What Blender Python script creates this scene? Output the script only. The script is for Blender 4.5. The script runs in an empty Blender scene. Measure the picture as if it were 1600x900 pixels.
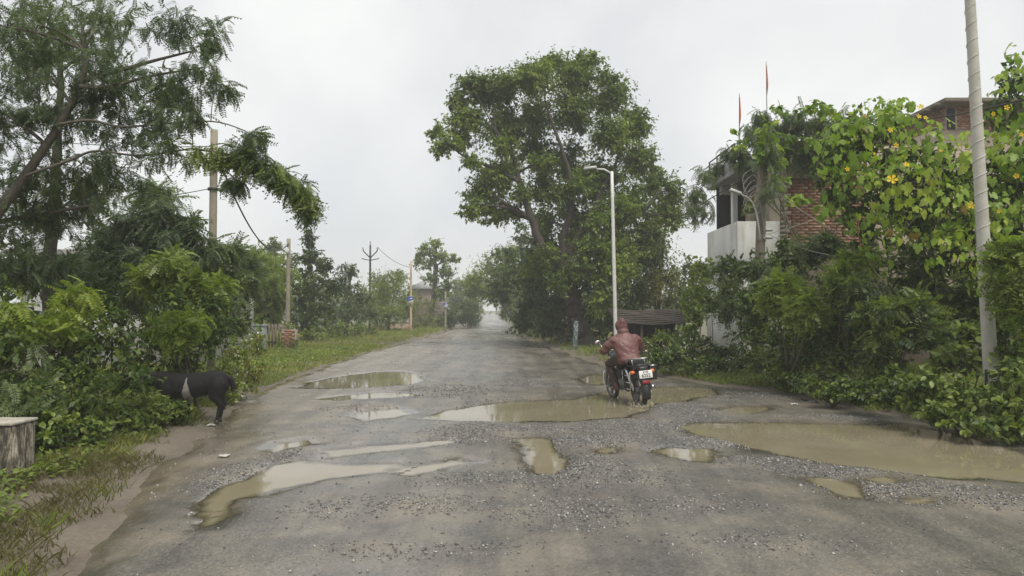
import bpy, bmesh, math, random
import numpy as np
from mathutils import Vector, Matrix

R = math.radians
rng = np.random.default_rng(11)
random.seed(11)
scene = bpy.context.scene
col = scene.collection

# ------------------------------------------------------------------ camera
CAM_H = 1.7
FPX = 1101.0                       # focal length in pixels of a 1600 px wide frame
PITCH = math.atan(35.0 / FPX)      # horizon a little under the middle
cam_d = bpy.data.cameras.new('camera')
cam_d.sensor_fit = 'HORIZONTAL'
cam_d.angle = 2 * math.atan(800.0 / FPX)
cam_d.clip_start = 0.05
cam_d.clip_end = 3000
cam = bpy.data.objects.new('camera', cam_d)
cam.location = (0, 0, CAM_H)
cam.rotation_euler = (math.pi / 2 + PITCH, 0, 0)
col.objects.link(cam)
scene.camera = cam

# ------------------------------------------------------------------ sky
SUN_EL, SUN_AZ = R(58), R(150)     # high, behind the camera to the right, behind cloud
world = bpy.data.worlds.new('World')
scene.world = world
world.use_nodes = True
wt = world.node_tree
wt.nodes.clear()
wo = wt.nodes.new('ShaderNodeOutputWorld')
wb = wt.nodes.new('ShaderNodeBackground')
wb.inputs['Strength'].default_value = 0.1
sky = wt.nodes.new('ShaderNodeTexSky')
sky.sky_type = 'NISHITA'
sky.sun_disc = False
sky.sun_elevation = SUN_EL
sky.sun_rotation = SUN_AZ
wtc = wt.nodes.new('ShaderNodeTexCoord')
wn = wt.nodes.new('ShaderNodeTexNoise')
wn.inputs['Scale'].default_value = 2.2
wn.inputs['Detail'].default_value = 5
wr = wt.nodes.new('ShaderNodeValToRGB')
wr.color_ramp.elements[0].position = 0.37
wr.color_ramp.elements[0].color = (3.72, 3.77, 3.88, 1)
wr.color_ramp.elements[1].position = 0.64
wr.color_ramp.elements[1].color = (5.1, 5.1, 4.95, 1)
wm = wt.nodes.new('ShaderNodeMixRGB')
wm.inputs[0].default_value = 0.93          # thick cloud over the clear sky
wt.links.new(wtc.outputs['Generated'], wn.inputs['Vector'])
wt.links.new(wn.outputs['Fac'], wr.inputs[0])
wt.links.new(sky.outputs[0], wm.inputs[1])
wt.links.new(wr.outputs[0], wm.inputs[2])
wt.links.new(wm.outputs[0], wb.inputs['Color'])
wt.links.new(wb.outputs[0], wo.inputs['Surface'])

# ------------------------------------------------------------------ sun through cloud
sun_d = bpy.data.lights.new('sun', 'SUN')
sun_d.energy = 1.5
sun_d.angle = R(24)
sun_d.color = (1.0, 0.94, 0.84)
sun = bpy.data.objects.new('sun', sun_d)
sdir = Vector((math.sin(SUN_AZ) * math.cos(SUN_EL), math.cos(SUN_AZ) * math.cos(SUN_EL), math.sin(SUN_EL)))
sun.rotation_euler = sdir.to_track_quat('Z', 'Y').to_euler()
sun.location = (0, 0, 30)
col.objects.link(sun)

scene.view_settings.view_transform = 'Standard'
scene.view_settings.look = 'None'
scene.view_settings.gamma = 1.0
scene.view_settings.exposure = 1.0
scene.view_settings.use_curve_mapping = False
scene.render.filter_size = 1.7
scene.cycles.max_bounces = 7
scene.cycles.transparent_max_bounces = 8
scene.cycles.volume_bounces = 2
scene.cycles.use_denoising = True

# ------------------------------------------------------------------ pixel -> place helpers
_F = np.array([0, math.cos(PITCH), math.sin(PITCH)])
_U = np.array([0, -math.sin(PITCH), math.cos(PITCH)])
_R = np.array([1.0, 0, 0])
_O = np.array([0, 0, CAM_H])
def ray(px, py):
    return _R * ((px - 800) / FPX) + _U * ((450 - py) / FPX) + _F
def at(px, py, D):
    d = ray(px, py)
    return _O + d * (D / d[1])
def gnd(px, py, z=0.0):
    d = ray(px, py)
    return _O + d * ((z - CAM_H) / d[2])
def nrm(a):
    a = np.asarray(a, float)
    return a / np.maximum(np.linalg.norm(a, axis=-1, keepdims=True), 1e-9)
def unit(n, g=None):
    g = g or rng
    return nrm(g.normal(size=(n, 3)))

# value noise
def _hash(ix, iy, s):
    h = (ix.astype(np.int64) * 374761393 + iy.astype(np.int64) * 668265263 + s * 974634777) & 0x7fffffff
    h = ((h ^ (h >> 13)) * 1274126177) & 0x7fffffff
    return ((h ^ (h >> 16)) & 0xffff) / 65535.0
def vnoise(x, y, s=0):
    x0, y0 = np.floor(x), np.floor(y)
    fx, fy = x - x0, y - y0
    fx, fy = fx * fx * (3 - 2 * fx), fy * fy * (3 - 2 * fy)
    a, b = _hash(x0, y0, s), _hash(x0 + 1, y0, s)
    c, d = _hash(x0, y0 + 1, s), _hash(x0 + 1, y0 + 1, s)
    return a + (b - a) * fx + (c - a) * fy + (a - b - c + d) * fx * fy
def fbm(x, y, s=0, o=4):
    v, amp, t = 0, 0.5, 0
    for i in range(o):
        v = v + amp * vnoise(x * 2 ** i, y * 2 ** i, s + i)
        t += amp
        amp *= 0.5
    return v / t

# ------------------------------------------------------------------ mesh helpers
class MB:
    """collects shapes, builds ONE mesh object"""
    def __init__(self):
        self.v, self.f, self.n = [], [], 0
    def add(self, V, F):
        V = np.asarray(V, float).reshape(-1, 3)
        if isinstance(F, np.ndarray):
            self.f.append(F.astype(np.int64) + self.n)
        else:
            by = {}
            for q in F:
                by.setdefault(len(q), []).append(q)
            for k in by:
                self.f.append(np.array(by[k], np.int64) + self.n)
        self.v.append(V)
        self.n += len(V)
        return self
    def box(self, c, s, rz=0.0, rx=0.0, ry=0.0):
        c, s = np.asarray(c, float), np.asarray(s, float) / 2
        V = np.array([[x, y, z] for x in (-1, 1) for y in (-1, 1) for z in (-1, 1)], float) * s
        m = np.array(Matrix.Rotation(rz, 3, 'Z') @ Matrix.Rotation(rx, 3, 'X') @ Matrix.Rotation(ry, 3, 'Y'))
        return self.add(V @ m.T + c, [(0, 1, 3, 2), (4, 6, 7, 5), (0, 4, 5, 1), (2, 3, 7, 6), (0, 2, 6, 4), (1, 5, 7, 3)])
    def tube(self, P, r, sides=8, cap=True, flat=None):
        P = np.asarray(P, float)
        n = len(P)
        r = np.full(n, r, float) if np.isscalar(r) else np.asarray(r, float)
        T = nrm(np.gradient(P, axis=0))
        ref = np.array([0, 0, 1.0]) if abs(T[0][2]) < 0.9 else np.array([1.0, 0, 0])
        a = nrm(np.cross(T[0], ref))
        rings = []
        ang = np.linspace(0, 2 * math.pi, sides, endpoint=False)
        for i in range(n):
            a = nrm(a - T[i] * np.dot(a, T[i]))
            b = np.cross(T[i], a)
            rings.append(P[i] + r[i] * (np.cos(ang)[:, None] * a + np.sin(ang)[:, None] * b))
        V = np.concatenate(rings)
        F = []
        for i in range(n - 1):
            for k in range(sides):
                k2 = (k + 1) % sides
                F.append((i * sides + k, i * sides + k2, (i + 1) * sides + k2, (i + 1) * sides + k))
        self.add(V, F)
        if cap:
            self.f.append(np.array([[self.n - len(V) + sides - 1 - k for k in range(sides)]], np.int64))
            self.f.append(np.array([[self.n - sides + k for k in range(sides)]], np.int64))
        return self
    def lathe(self, prof, c, axis='Z', sides=24):
        ang = np.linspace(0, 2 * math.pi, sides, endpoint=False)
        V = []
        for (r, h) in prof:
            for t in ang:
                p = (r * math.cos(t), r * math.sin(t), h)
                if axis == 'X':
                    p = (h, p[0], p[1])
                elif axis == 'Y':
                    p = (p[0], h, p[1])
                V.append(p)
        m = len(prof)
        F = [(i * sides + k, i * sides + (k + 1) % sides, ((i + 1) % m) * sides + (k + 1) % sides, ((i + 1) % m) * sides + k)
             for i in range(m - 1) for k in range(sides)]
        if prof[0] == prof[-1]:
            pass
        else:
            F.append(tuple(range(sides))[::-1])
            F.append(tuple((m - 1) * sides + k for k in range(sides)))
        return self.add(np.array(V) + np.asarray(c, float), F)
    def blob(self, c, r, rings=8, sides=12, rot=None):
        V = [(0, 0, -1)]
        for i in range(1, rings):
            p = -math.pi / 2 + math.pi * i / rings
            for k in range(sides):
                t = 2 * math.pi * k / sides
                V.append((math.cos(p) * math.cos(t), math.cos(p) * math.sin(t), math.sin(p)))
        V.append((0, 0, 1))
        V = np.array(V) * np.asarray(r, float)
        if rot is not None:
            V = V @ np.array(rot).T
        F = [(0, 1 + (k + 1) % sides, 1 + k) for k in range(sides)]
        for i in range(rings - 2):
            for k in range(sides):
                a, b = 1 + i * sides + k, 1 + i * sides + (k + 1) % sides
                F.append((a, b, b + sides, a + sides))
        L = len(V) - 1
        o = 1 + (rings - 2) * sides
        F += [(L, o + k, o + (k + 1) % sides) for k in range(sides)]
        return self.add(V + np.asarray(c, float), F)
    def mesh(self, name, off=(0, 0, 0), smooth=False):
        me = bpy.data.meshes.new(name)
        V = np.concatenate(self.v) - np.asarray(off, float)
        me.vertices.add(len(V))
        me.vertices.foreach_set('co', V.astype(np.float32).ravel())
        tot = np.concatenate([np.full(len(f), f.shape[1]) for f in self.f]).astype(np.int32)
        idx = np.concatenate([f.ravel() for f in self.f]).astype(np.int32)
        me.loops.add(len(idx))
        me.loops.foreach_set('vertex_index', idx)
        me.polygons.add(len(tot))
        st = np.zeros(len(tot), np.int32)
        st[1:] = np.cumsum(tot)[:-1]
        me.polygons.foreach_set('loop_start', st)
        me.polygons.foreach_set('loop_total', tot)
        if smooth:
            me.polygons.foreach_set('use_smooth', np.ones(len(tot), bool))
        me.update(calc_edges=True)
        me.validate()
        return me
    def build(self, name, mat, parent=None, smooth=False, local=False, bevel=0.0):
        off = (0, 0, 0)
        if parent is not None and not local:
            off = parent['_o'] if '_o' in parent else (0, 0, 0)
        me = self.mesh(name, off, smooth)
        o = bpy.data.objects.new(name, me)
        me.materials.append(mat)
        col.objects.link(o)
        if parent is not None:
            o.parent = parent
            o['_o'] = parent['_o'] if '_o' in parent else (0.0, 0.0, 0.0)
        if bevel > 0:
            b = o.modifiers.new('bevel', 'BEVEL')
            b.width = bevel
            b.segments = 2
        return o

def tag(o, label=None, cat=None, group=None, kind=None):
    if label: o['label'] = label
    if cat: o['category'] = cat
    if group: o['group'] = group
    if kind: o['kind'] = kind
    return o
def thing(name, loc, label, cat, group=None, rz=0.0):
    o = bpy.data.objects.new(name, None)
    o.empty_display_size = 0.2
    o.location = [float(v) for v in loc]
    o.rotation_euler = (0, 0, rz)
    o['_o'] = [float(v) for v in loc]
    col.objects.link(o)
    return tag(o, label, cat, group)
def link(name, me, parent=None):
    o = bpy.data.objects.new(name, me)
    col.objects.link(o)
    if parent is not None:
        o.parent = parent
    return o
def bez(a, b, c, n=8):
    t = np.linspace(0, 1, n)[:, None]
    a, b, c = map(lambda q: np.asarray(q, float), (a, b, c))
    return a * (1 - t) ** 2 + 2 * b * t * (1 - t) + c * t ** 2
def smooth_path(P, n=24):
    P = np.asarray(P, float)
    s = np.linspace(0, len(P) - 1, n)
    out = []
    for u in s:
        i = min(int(u), len(P) - 2)
        t = u - i
        p0, p1, p2, p3 = P[max(i - 1, 0)], P[i], P[i + 1], P[min(i + 2, len(P) - 1)]
        out.append(0.5 * (2 * p1 + (p2 - p0) * t + (2 * p0 - 5 * p1 + 4 * p2 - p3) * t * t + (3 * p1 - p0 - 3 * p2 + p3) * t ** 3))
    return np.array(out)

# ------------------------------------------------------------------ materials
MATS = {}
def _bsdf(name):
    m = bpy.data.materials.new(name)
    m.use_nodes = True
    nt = m.node_tree
    return m, nt, nt.nodes['Principled BSDF'], nt.nodes['Material Output']
def N(nt, t, **kw):
    n = nt.nodes.new(t)
    for k, v in kw.items():
        if k in n.inputs:
            n.inputs[k].default_value = v
        else:
            setattr(n, k, v)
    return n
def ramp(nt, fac, stops):
    r = nt.nodes.new('ShaderNodeValToRGB')
    e = r.color_ramp.elements
    while len(e) < len(stops):
        e.new(0.5)
    for i, (p, c) in enumerate(stops):
        e[i].position = p
        e[i].color = (*c, 1) if len(c) == 3 else c
    nt.links.new(fac, r.inputs[0])
    return r.outputs[0]
def noise(nt, scale, detail=4, rough=0.6, vec=None, dist=0.0):
    n = N(nt, 'ShaderNodeTexNoise', Scale=scale, Detail=detail, Roughness=rough, Distortion=dist)
    if vec is None:
        vec = N(nt, 'ShaderNodeNewGeometry').outputs['Position']
    nt.links.new(vec, n.inputs['Vector'])
    return n.outputs['Fac']
def mixc(nt, fac, a, b, mode='MIX'):
    n = nt.nodes.new('ShaderNodeMixRGB')
    n.blend_type = mode
    for i, v in ((0, fac), (1, a), (2, b)):
        if isinstance(v, (int, float)):
            n.inputs[i].default_value = v
        elif isinstance(v, tuple):
            n.inputs[i].default_value = (*v, 1) if len(v) == 3 else v
        else:
            nt.links.new(v, n.inputs[i])
    return n.outputs[0]
def bump(nt, b, h, strength=0.4, dist=0.02):
    n = N(nt, 'ShaderNodeBump', Strength=strength, Distance=dist)
    nt.links.new(h, n.inputs['Height'])
    nt.links.new(n.outputs[0], b.inputs['Normal'])

def leaf_mat(name, stops, trans=0.3, rough=0.42, big=0.5, spread=0.35):
    m, nt, b, out = _bsdf(name)
    g = N(nt, 'ShaderNodeNewGeometry')
    isl = g.outputs['Random Per Island']
    big_n = noise(nt, big, 2, 0.5, g.outputs['Position'])
    mx = N(nt, 'ShaderNodeMath', operation='MULTIPLY_ADD')
    nt.links.new(isl, mx.inputs[0])
    mx.inputs[1].default_value = spread
    nt.links.new(big_n, mx.inputs[2])
    ad = N(nt, 'ShaderNodeMath', operation='SUBTRACT')
    nt.links.new(mx.outputs[0], ad.inputs[0])
    ad.inputs[1].default_value = spread / 2
    c = ramp(nt, ad.outputs[0], stops)
    nt.links.new(c, b.inputs['Base Color'])
    b.inputs['Roughness'].default_value = rough
    b.inputs['Specular IOR Level'].default_value = 0.35
    t = N(nt, 'ShaderNodeBsdfTranslucent')
    tc = mixc(nt, 1.0, c, (1.25, 1.35, 0.6), 'MULTIPLY')
    nt.links.new(tc, t.inputs['Color'])
    mixs = N(nt, 'ShaderNodeMixShader')
    mixs.inputs[0].default_value = trans + .08
    nt.links.new(b.outputs[0], mixs.inputs[1])
    nt.links.new(t.outputs[0], mixs.inputs[2])
    nt.links.new(mixs.outputs[0], out.inputs['Surface'])
    return m
def plain(name, c1, c2=None, scale=6.0, rough=0.6, metal=0.0, bumps=0.0, bscale=40.0, spec=0.5, island=False):
    m, nt, b, out = _bsdf(name)
    c2 = c2 or tuple(x * 0.7 for x in c1)
    if island:
        f = N(nt, 'ShaderNodeNewGeometry').outputs['Random Per Island']
    else:
        f = noise(nt, scale, 5, 0.65)
    nt.links.new(ramp(nt, f, [(0.3, c1), (0.7, c2)]), b.inputs['Base Color'])
    b.inputs['Roughness'].default_value = rough
    b.inputs['Metallic'].default_value = metal
    b.inputs['Specular IOR Level'].default_value = spec
    if bumps:
        bump(nt, b, noise(nt, bscale, 4), bumps, 0.02)
    return m

LEAF_BIG = leaf_mat('leaf_big_tree', [(0.2, (0.075, 0.116, 0.026)), (0.5, (0.145, 0.207, 0.044)), (0.75, (0.261, 0.323, 0.063))], 0.32, 0.45, 0.35)
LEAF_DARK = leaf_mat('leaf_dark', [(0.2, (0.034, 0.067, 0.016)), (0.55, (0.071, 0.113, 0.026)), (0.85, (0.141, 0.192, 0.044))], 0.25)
LEAF_BLUE = leaf_mat('leaf_bluegreen', [(0.2, (0.054, 0.087, 0.044)), (0.5, (0.103, 0.145, 0.066)), (0.8, (0.175, 0.219, 0.085))], 0.3, 0.42)
LEAF_MID = leaf_mat('leaf_mid', [(0.2, (0.101, 0.134, 0.035)), (0.5, (0.169, 0.226, 0.054)), (0.8, (0.292, 0.347, 0.075))], 0.3)
LEAF_BRIGHT = leaf_mat('leaf_bright', [(0.2, (0.114, 0.165, 0.030)), (0.5, (0.194, 0.270, 0.046)), (0.8, (0.309, 0.358, 0.062))], 0.38)
LEAF_VINE = leaf_mat('leaf_vine', [(0.2, (0.132, 0.217, 0.035)), (0.5, (0.232, 0.347, 0.049)), (0.8, (0.439, 0.501, 0.075))], 0.35, 0.4, 0.6, 0.5)
LEAF_YELLOW = leaf_mat('leaf_yellowish', [(0.2, (.075, .11, .03)), (0.5, (.15, .18, .042)), (0.8, (.30, .27, .055))], 0.3)
LEAF_FAR = leaf_mat('leaf_far', [(0.2, (0.088, 0.118, 0.044)), (0.5, (0.137, 0.174, 0.063)), (0.8, (0.196, 0.236, 0.081))], 0.25, 0.6)
GRASS = leaf_mat('grass_blade', [(0.2, (0.126, 0.162, 0.037)), (0.5, (0.198, 0.244, 0.053)), (0.8, (0.339, 0.297, 0.093))], 0.3, 0.55, 0.8)
DRY = leaf_mat('dry_grass_blade', [(0.2, (.075, .075, .028)), (0.5, (.14, .12, .05)), (0.8, (.11, .14, .035))], 0.25, 0.6, 1.2)
LEAF_WILT = leaf_mat('wilted_leaf', [(0.3, (.16, .13, .03)), (0.6, (.30, .21, .05)), (0.8, (.17, .09, .035))], 0.3, 0.55, 1.5, .5)
PETAL = leaf_mat('yellow_petal', [(0.3, (.80, .50, .012)), (0.7, (.88, .64, .03))], 0.3, 0.5)
PETAL_W = leaf_mat('white_petal', [(0.3, (.7, .7, .66)), (0.7, (.8, .8, .75))], 0.3, 0.5)
BARK = plain('bark', (.028, .023, .017), (.065, .053, .04), 9, 0.8, bumps=0.9, bscale=14)
BARK_PALE = plain('bark_pale', (.055, .049, .036), (.12, .105, .08), 7, 0.8, bumps=0.8, bscale=18)
TWIG = plain('twig', (.06, .055, .035), (.11, .10, .06), 8, 0.75)
CONC = plain('concrete_pole', (.30, .27, .20), (.20, .18, .135), 5, 0.8, bumps=0.3, bscale=30)
CONC_D = plain('concrete_dark', (.19, .165, .12), (.12, .105, .08), 6, 0.8, bumps=0.3, bscale=30)
m, nt, b, out = _bsdf('white_plaster')
_g = N(nt, 'ShaderNodeNewGeometry').outputs['Position']
_mp = N(nt, 'ShaderNodeMapping')
_mp.inputs['Scale'].default_value = (2.2, 2.2, .5)
nt.links.new(_g, _mp.inputs['Vector'])
_st = ramp(nt, noise(nt, 1.6, 6, .7, _mp.outputs[0]), [(.30, (.50, .49, .45)), (.5, (.70, .70, .68)), (.7, (.76, .76, .74))])
nt.links.new(mixc(nt, ramp(nt, noise(nt, 1.1, 5, .7, _g), [(.35, (1, 1, 1)), (.55, (0, 0, 0))]), _st, (.55, .54, .50)), b.inputs['Base Color'])
b.inputs['Roughness'].default_value = .85
PLASTER = m
PLASTER_B = plain('beige_plaster', (.47, .42, .34), (.36, .31, .24), 4, 0.85, bumps=0.25)
SLAB = plain('slab_concrete', (.34, .34, .34), (.23, .23, .22), 3, 0.85, bumps=0.25)
MORTAR = plain('mortar', (.36, .30, .24), (.26, .21, .17), 14, 0.9, bumps=0.4)
DARKIN = plain('dark_interior', (.03, .03, .03), (.02, .02, .02), 2, 0.9)  # near-black colour carries the shade inside openings and under the shed roof
GALV = plain('galvanised_steel', (.52, .53, .52), (.40, .41, .40), 12, 0.45, 0.35)
METAL_D = plain('dark_metal', (.05, .05, .05), (.03, .03, .03), 8, 0.45, 0.5)
WIRE = plain('cable_black', (.02, .02, .02), (.03, .03, .03), 8, 0.6)
WIRE_G = plain('wire_grey', (.35, .34, .3), (.25, .24, .22), 8, 0.5, 0.5)
WHITE = plain('white_paint', (.72, .72, .70), (.6, .6, .57), 8, 0.5)
PAINT_RED = plain('red_cloth', (.35, .03, .03), (.25, .02, .02), 8, 0.7)
PAINT_ORANGE = plain('orange_cloth', (.62, .16, .05), (.50, .10, .04), 4, 0.8)
WOOD = plain('weathered_wood', (.10, .075, .055), (.17, .13, .10), 9, 0.8, bumps=0.4)
PINK = plain('pink_wall', (.46, .33, .27), (.36, .25, .20), 3, 0.9, bumps=0.2)
BRICKS = [plain('brick_%s' % n, c, tuple(x * 0.72 for x in c), 9, 0.9, bumps=0.5) for n, c in
          (('red', (.31, .15, .095)), ('orange', (.38, .205, .135)), ('dark', (.24, .12, .085)), ('pale', (.42, .28, .20)))]
TEXT_BLUE = plain('sign_blue', (.05, .09, .36), (.05, .09, .30), 8, 0.5)
SIGN_PALE = plain('sign_pale', (.60, .60, .42), (.52, .52, .38), 8, 0.5)

# ------------------------------------------------------------------ road, verges, ground
LEFT = np.array([(1.5, -2.2), (4, -2.6), (5.9, -3.3), (7, -3.8), (9, -4.3), (11, -4.7), (15, -5.45), (25, -6.0), (53, -5.5), (100, -6.5), (200, -8.8), (320, -11.5)])
RIGHT = np.array([(1.5, 10.0), (4, 9.6), (7, 8.4), (9.6, 7.0), (12, 6.1), (14.5, 5.5), (16.5, 4.7), (18.5, 3.8), (22, 2.9), (31, 1.9), (50, 0.55), (100, -0.6), (200, -2.9), (320, -5.7)])
_yy = np.arange(0, 330, .1)
def _edge(T, s):
    v = np.interp(_yy, T[:, 0], T[:, 1])
    k = np.exp(-np.linspace(-2, 2, 21) ** 2)
    v = np.convolve(np.pad(v, 10, mode='edge'), k / k.sum(), 'valid')
    return v + .35 * (fbm(_yy * .8, _yy * 0 + s, s, 4) - .5)
_LE, _RE = _edge(LEFT, 3), _edge(RIGHT, 5)
def lx(y): return np.interp(y, _yy, _LE)
def rx(y): return np.interp(y, _yy, _RE)

PUDDLES = [  # outline in the photograph, turned into places on the ground
    ('broad green-brown puddle on the left half of the road, ahead of the thin one', [(466, 605), (490, 596), (530, 588), (585, 581), (628, 580), (655, 586), (662, 594), (645, 600), (590, 603), (500, 607)]),
    ('thin pale puddle just nearer than the broad green-brown puddle on the left', [(500, 623), (545, 616), (600, 612), (648, 614), (652, 618), (585, 622), (530, 625)]),
    ('long brown puddle across the middle of the road under the motorcycle', [(660, 653), (700, 641), (745, 632), (820, 626), (900, 623), (940, 612), (1000, 606), (1060, 603), (1110, 606), (1118, 616), (1080, 624), (1025, 632), (1012, 641), (972, 651), (900, 657), (800, 658), (710, 657)]),
    ('small puddle in front of the motorcycle beside the right-hand verge', [(908, 590), (925, 585), (948, 586), (955, 596), (935, 602), (912, 598)]),
    ('pale sky-reflecting puddle in the left foreground', [(300, 808), (312, 783), (345, 762), (385, 741), (425, 724), (470, 719), (520, 724), (585, 725), (625, 722), (590, 735), (545, 742), (480, 754), (430, 768), (375, 780), (370, 800), (340, 822), (305, 825)]),
    ('small brown foot-shaped puddle ringed by gravel in the middle foreground', [(798, 684), (835, 682), (868, 684), (868, 700), (884, 714), (889, 732), (868, 741), (835, 738), (816, 722), (818, 702)]),
    ('tiny puddle in the gravel right of the foot-shaped puddle', [(924, 699), (942, 695), (968, 698), (970, 704), (945, 707), (928, 705)]),
    ('small bright puddle left of the largest khaki puddle', [(1018, 703), (1040, 698), (1108, 699), (1116, 710), (1108, 721), (1075, 718), (1040, 712)]),
    ('largest khaki puddle covering the right-hand side of the road', [(1058, 664), (1100, 658), (1180, 659), (1300, 660), (1400, 661), (1480, 673), (1545, 691), (1620, 712), (1690, 730), (1720, 760), (1640, 762), (1600, 754), (1540, 747), (1420, 740), (1350, 729), (1255, 718), (1200, 704), (1130, 690), (1078, 676)]),
    ('narrow murky puddle in the gravel below the largest khaki puddle', [(1240, 742), (1280, 739), (1312, 745), (1345, 762), (1350, 774), (1320, 776), (1290, 762), (1255, 750)]),
    ('little puddle at the foot of the gravel bank, rightmost of the small ones', [(1348, 744), (1385, 741), (1412, 748), (1400, 756), (1365, 753)]),
    ('long thin wet streak right of the pale foreground puddle', [(500, 702), (560, 697), (640, 690), (700, 684), (722, 689), (640, 699), (560, 708), (510, 711)]),
    ('second thin wet streak beside the gravel, nearer the camera', [(610, 735), (660, 722), (720, 714), (742, 721), (690, 733), (640, 742)]),
    ('shallow puddle patch on the left lane between the thin puddle and the foreground', [(545, 650), (570, 640), (620, 636), (650, 645), (600, 653), (565, 657)]),
    ('narrow shallow pool along the left lane above the pale foreground puddle', [(415, 700), (440, 692), (475, 687), (480, 692), (450, 700), (425, 706)]),
    ('murky shallow pool at the right road edge behind the motorcycle', [(1120, 640), (1150, 634), (1200, 634), (1210, 640), (1160, 645)]),
    ('small shallow pool nearest the camera below the gravel bank', [(1380, 775), (1430, 768), (1480, 776), (1470, 790), (1410, 788)]),
]
PW = [np.array([gnd(*p)[:2] for p in pts]) for _, pts in PUDDLES]
def sdf(P, poly):
    d = np.full(len(P), 1e9)
    s = np.ones(len(P))
    n = len(poly)
    for i in range(n):
        a, b = poly[i], poly[i - 1]
        e = b - a
        w = P - a
        t = np.clip((w @ e) / (e @ e), 0, 1)
        q = w - t[:, None] * e
        d = np.minimum(d, (q ** 2).sum(1))
        c1 = P[:, 1] >= a[1]
        c2 = P[:, 1] < b[1]
        c3 = e[0] * w[:, 1] > e[1] * w[:, 0]
        flip = (c1 & c2 & c3) | (~c1 & ~c2 & ~c3)
        s = np.where(flip, -s, s)
    return s * np.sqrt(d)
WATER_Z = -0.012
# gravel spreads: centre in the photograph, half-extent in metres, strength
GRAV = [((700, 612), 0.9, 1.1, 1.0), ((735, 678), 0.62, 0.85, 1.1), ((690, 690), 0.4, 0.4, .6), ((850, 672), 0.9, 0.4, .8), ((930, 690), 0.75, 0.5, 1.1), ((905, 735), 0.5, 0.75, 1.1),
        ((990, 670), 0.8, 0.7, 1.1), ((1060, 640), 0.55, 1.2, 1.0), ((1120, 690), 0.9, 0.35, 1.1), ((1200, 722), 0.55, 0.3, 1.0), ((1310, 738), 0.8, 0.22, 1.2), ((1400, 765), 0.8, 0.35, 1.0),
        ((1180, 622), 1.1, 0.8, .7), ((1330, 652), 1.2, 0.35, .6), ((900, 800), 0.7, 0.5, .8), ((780, 755), 0.9, 0.45, .7), ((640, 790), 0.8, 0.4, .7), ((440, 715), 0.25, 0.5, .8), ((360, 745), 0.3, 0.6, .9),
        ((560, 640), 0.7, 0.6, .5), ((1000, 745), 0.6, 0.5, .6), ((820, 600), 0.9, 1.2, .6), ((1520, 785), 0.8, 0.4, .8), ((1050, 790), .9, .4, .5), ((780, 630), 0.8, 0.9, .6), ((500, 800), .5, .4, .5), ((1180, 850), 1.2, .4, .4), ((700, 860), 1.2, .3, .4)]
GC = [(gnd(*c)[:2], a, b, s) for c, a, b, s in GRAV]
def gravel_density(P):
    d = np.zeros(len(P))
    for c, a, b, s in GC:
        q = ((P[:, 0] - c[0]) / a) ** 2 + ((P[:, 1] - c[1]) / b) ** 2
        d = np.maximum(d, s * np.exp(-q * 0.9))
    return d
def road_z(P):
    x, y = P[:, 0], P[:, 1]
    z = 0.004 + 0.022 * (fbm(x * 0.7, y * 0.7, 3, 3) - 0.35) + 0.010 * (fbm(x * 5, y * 5, 9, 3) - 0.5)
    z = np.maximum(z, -0.004 + 0.004 * fbm(x * 6, y * 6, 21, 2))
    z += 0.02 * gravel_density(P)
    rag = 0.30 * (fbm(x * 2.2, y * 1.6, 5, 4) - 0.5) + 0.09 * (fbm(x * 14, y * 14, 6, 2) - 0.5)
    for poly in PW:
        c = poly.mean(0)
        rr = np.abs(poly - c).max() + 1.5
        m = (np.abs(x - c[0]) < rr) & (np.abs(y - c[1]) < rr)
        if not m.any():
            continue
        d = sdf(P[m], poly) + rag[m]
        t = np.clip(0.45 - d / 0.55, 0, 1)
        t = t * t * (3 - 2 * t)
        z[m] = z[m] * (1 - t) + (-0.055) * t
    e = np.minimum(x - lx(y), rx(y) - x)
    e = e + .5 * (fbm(x * 1.7, y * 1.7, 77, 4) - .5)
    z = z - 0.10 * np.clip((0.35 - e) / 0.8, 0, 1)
    return z

def grid(rows, cols):
    i = np.arange(rows - 1)[:, None] * cols + np.arange(cols - 1)[None, :]
    return np.stack([i, i + 1, i + cols + 1, i + cols], -1).reshape(-1, 4)
ys = np.concatenate([np.exp(np.linspace(math.log(1.6), math.log(26), 340)), np.exp(np.linspace(math.log(26.4), math.log(320), 60))])
us = np.linspace(0, 1, 290)
YY, UU = np.meshgrid(ys, us, indexing='ij')
XX = (lx(YY) - 0.5) + UU * (rx(YY) - lx(YY) + 1.0)
PP = np.stack([XX.ravel(), YY.ravel()], 1)
ZZ = road_z(PP)

# --- road surface: worn wet asphalt under a skin of mud
m, nt, b, out = _bsdf('wet_road')
g = N(nt, 'ShaderNodeNewGeometry').outputs['Position']
big = noise(nt, 0.33, 4, 0.55, g, 0.6)
mid_n = noise(nt, 1.6, 6, 0.6, g, 0.4)
fine = noise(nt, 38, 5, 0.75, g)
grit = N(nt, 'ShaderNodeTexVoronoi', Scale=55.0)
nt.links.new(g, grit.inputs['Vector'])
asph = ramp(nt, grit.outputs['Color'], [(0.1, (.108, .102, .090)), (0.6, (.155, .146, .129)), (0.95, (.225, .21, .182))])
mud = ramp(nt, fine, [(0.3, (.19, .162, .127)), (0.7, (.262, .226, .18))])
f1 = ramp(nt, mixc(nt, 0.5, big, mid_n), [(0.44, (0, 0, 0)), (0.66, (.9, .9, .9))])
sx0_ = N(nt, 'ShaderNodeSeparateXYZ')
nt.links.new(g, sx0_.inputs[0])
mar = N(nt, 'ShaderNodeMapRange')                  # mud washed in from the left verge
mar.inputs['From Min'].default_value = -1.2
mar.inputs['From Max'].default_value = -4.2
nt.links.new(sx0_.outputs['X'], mar.inputs['Value'])
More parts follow.
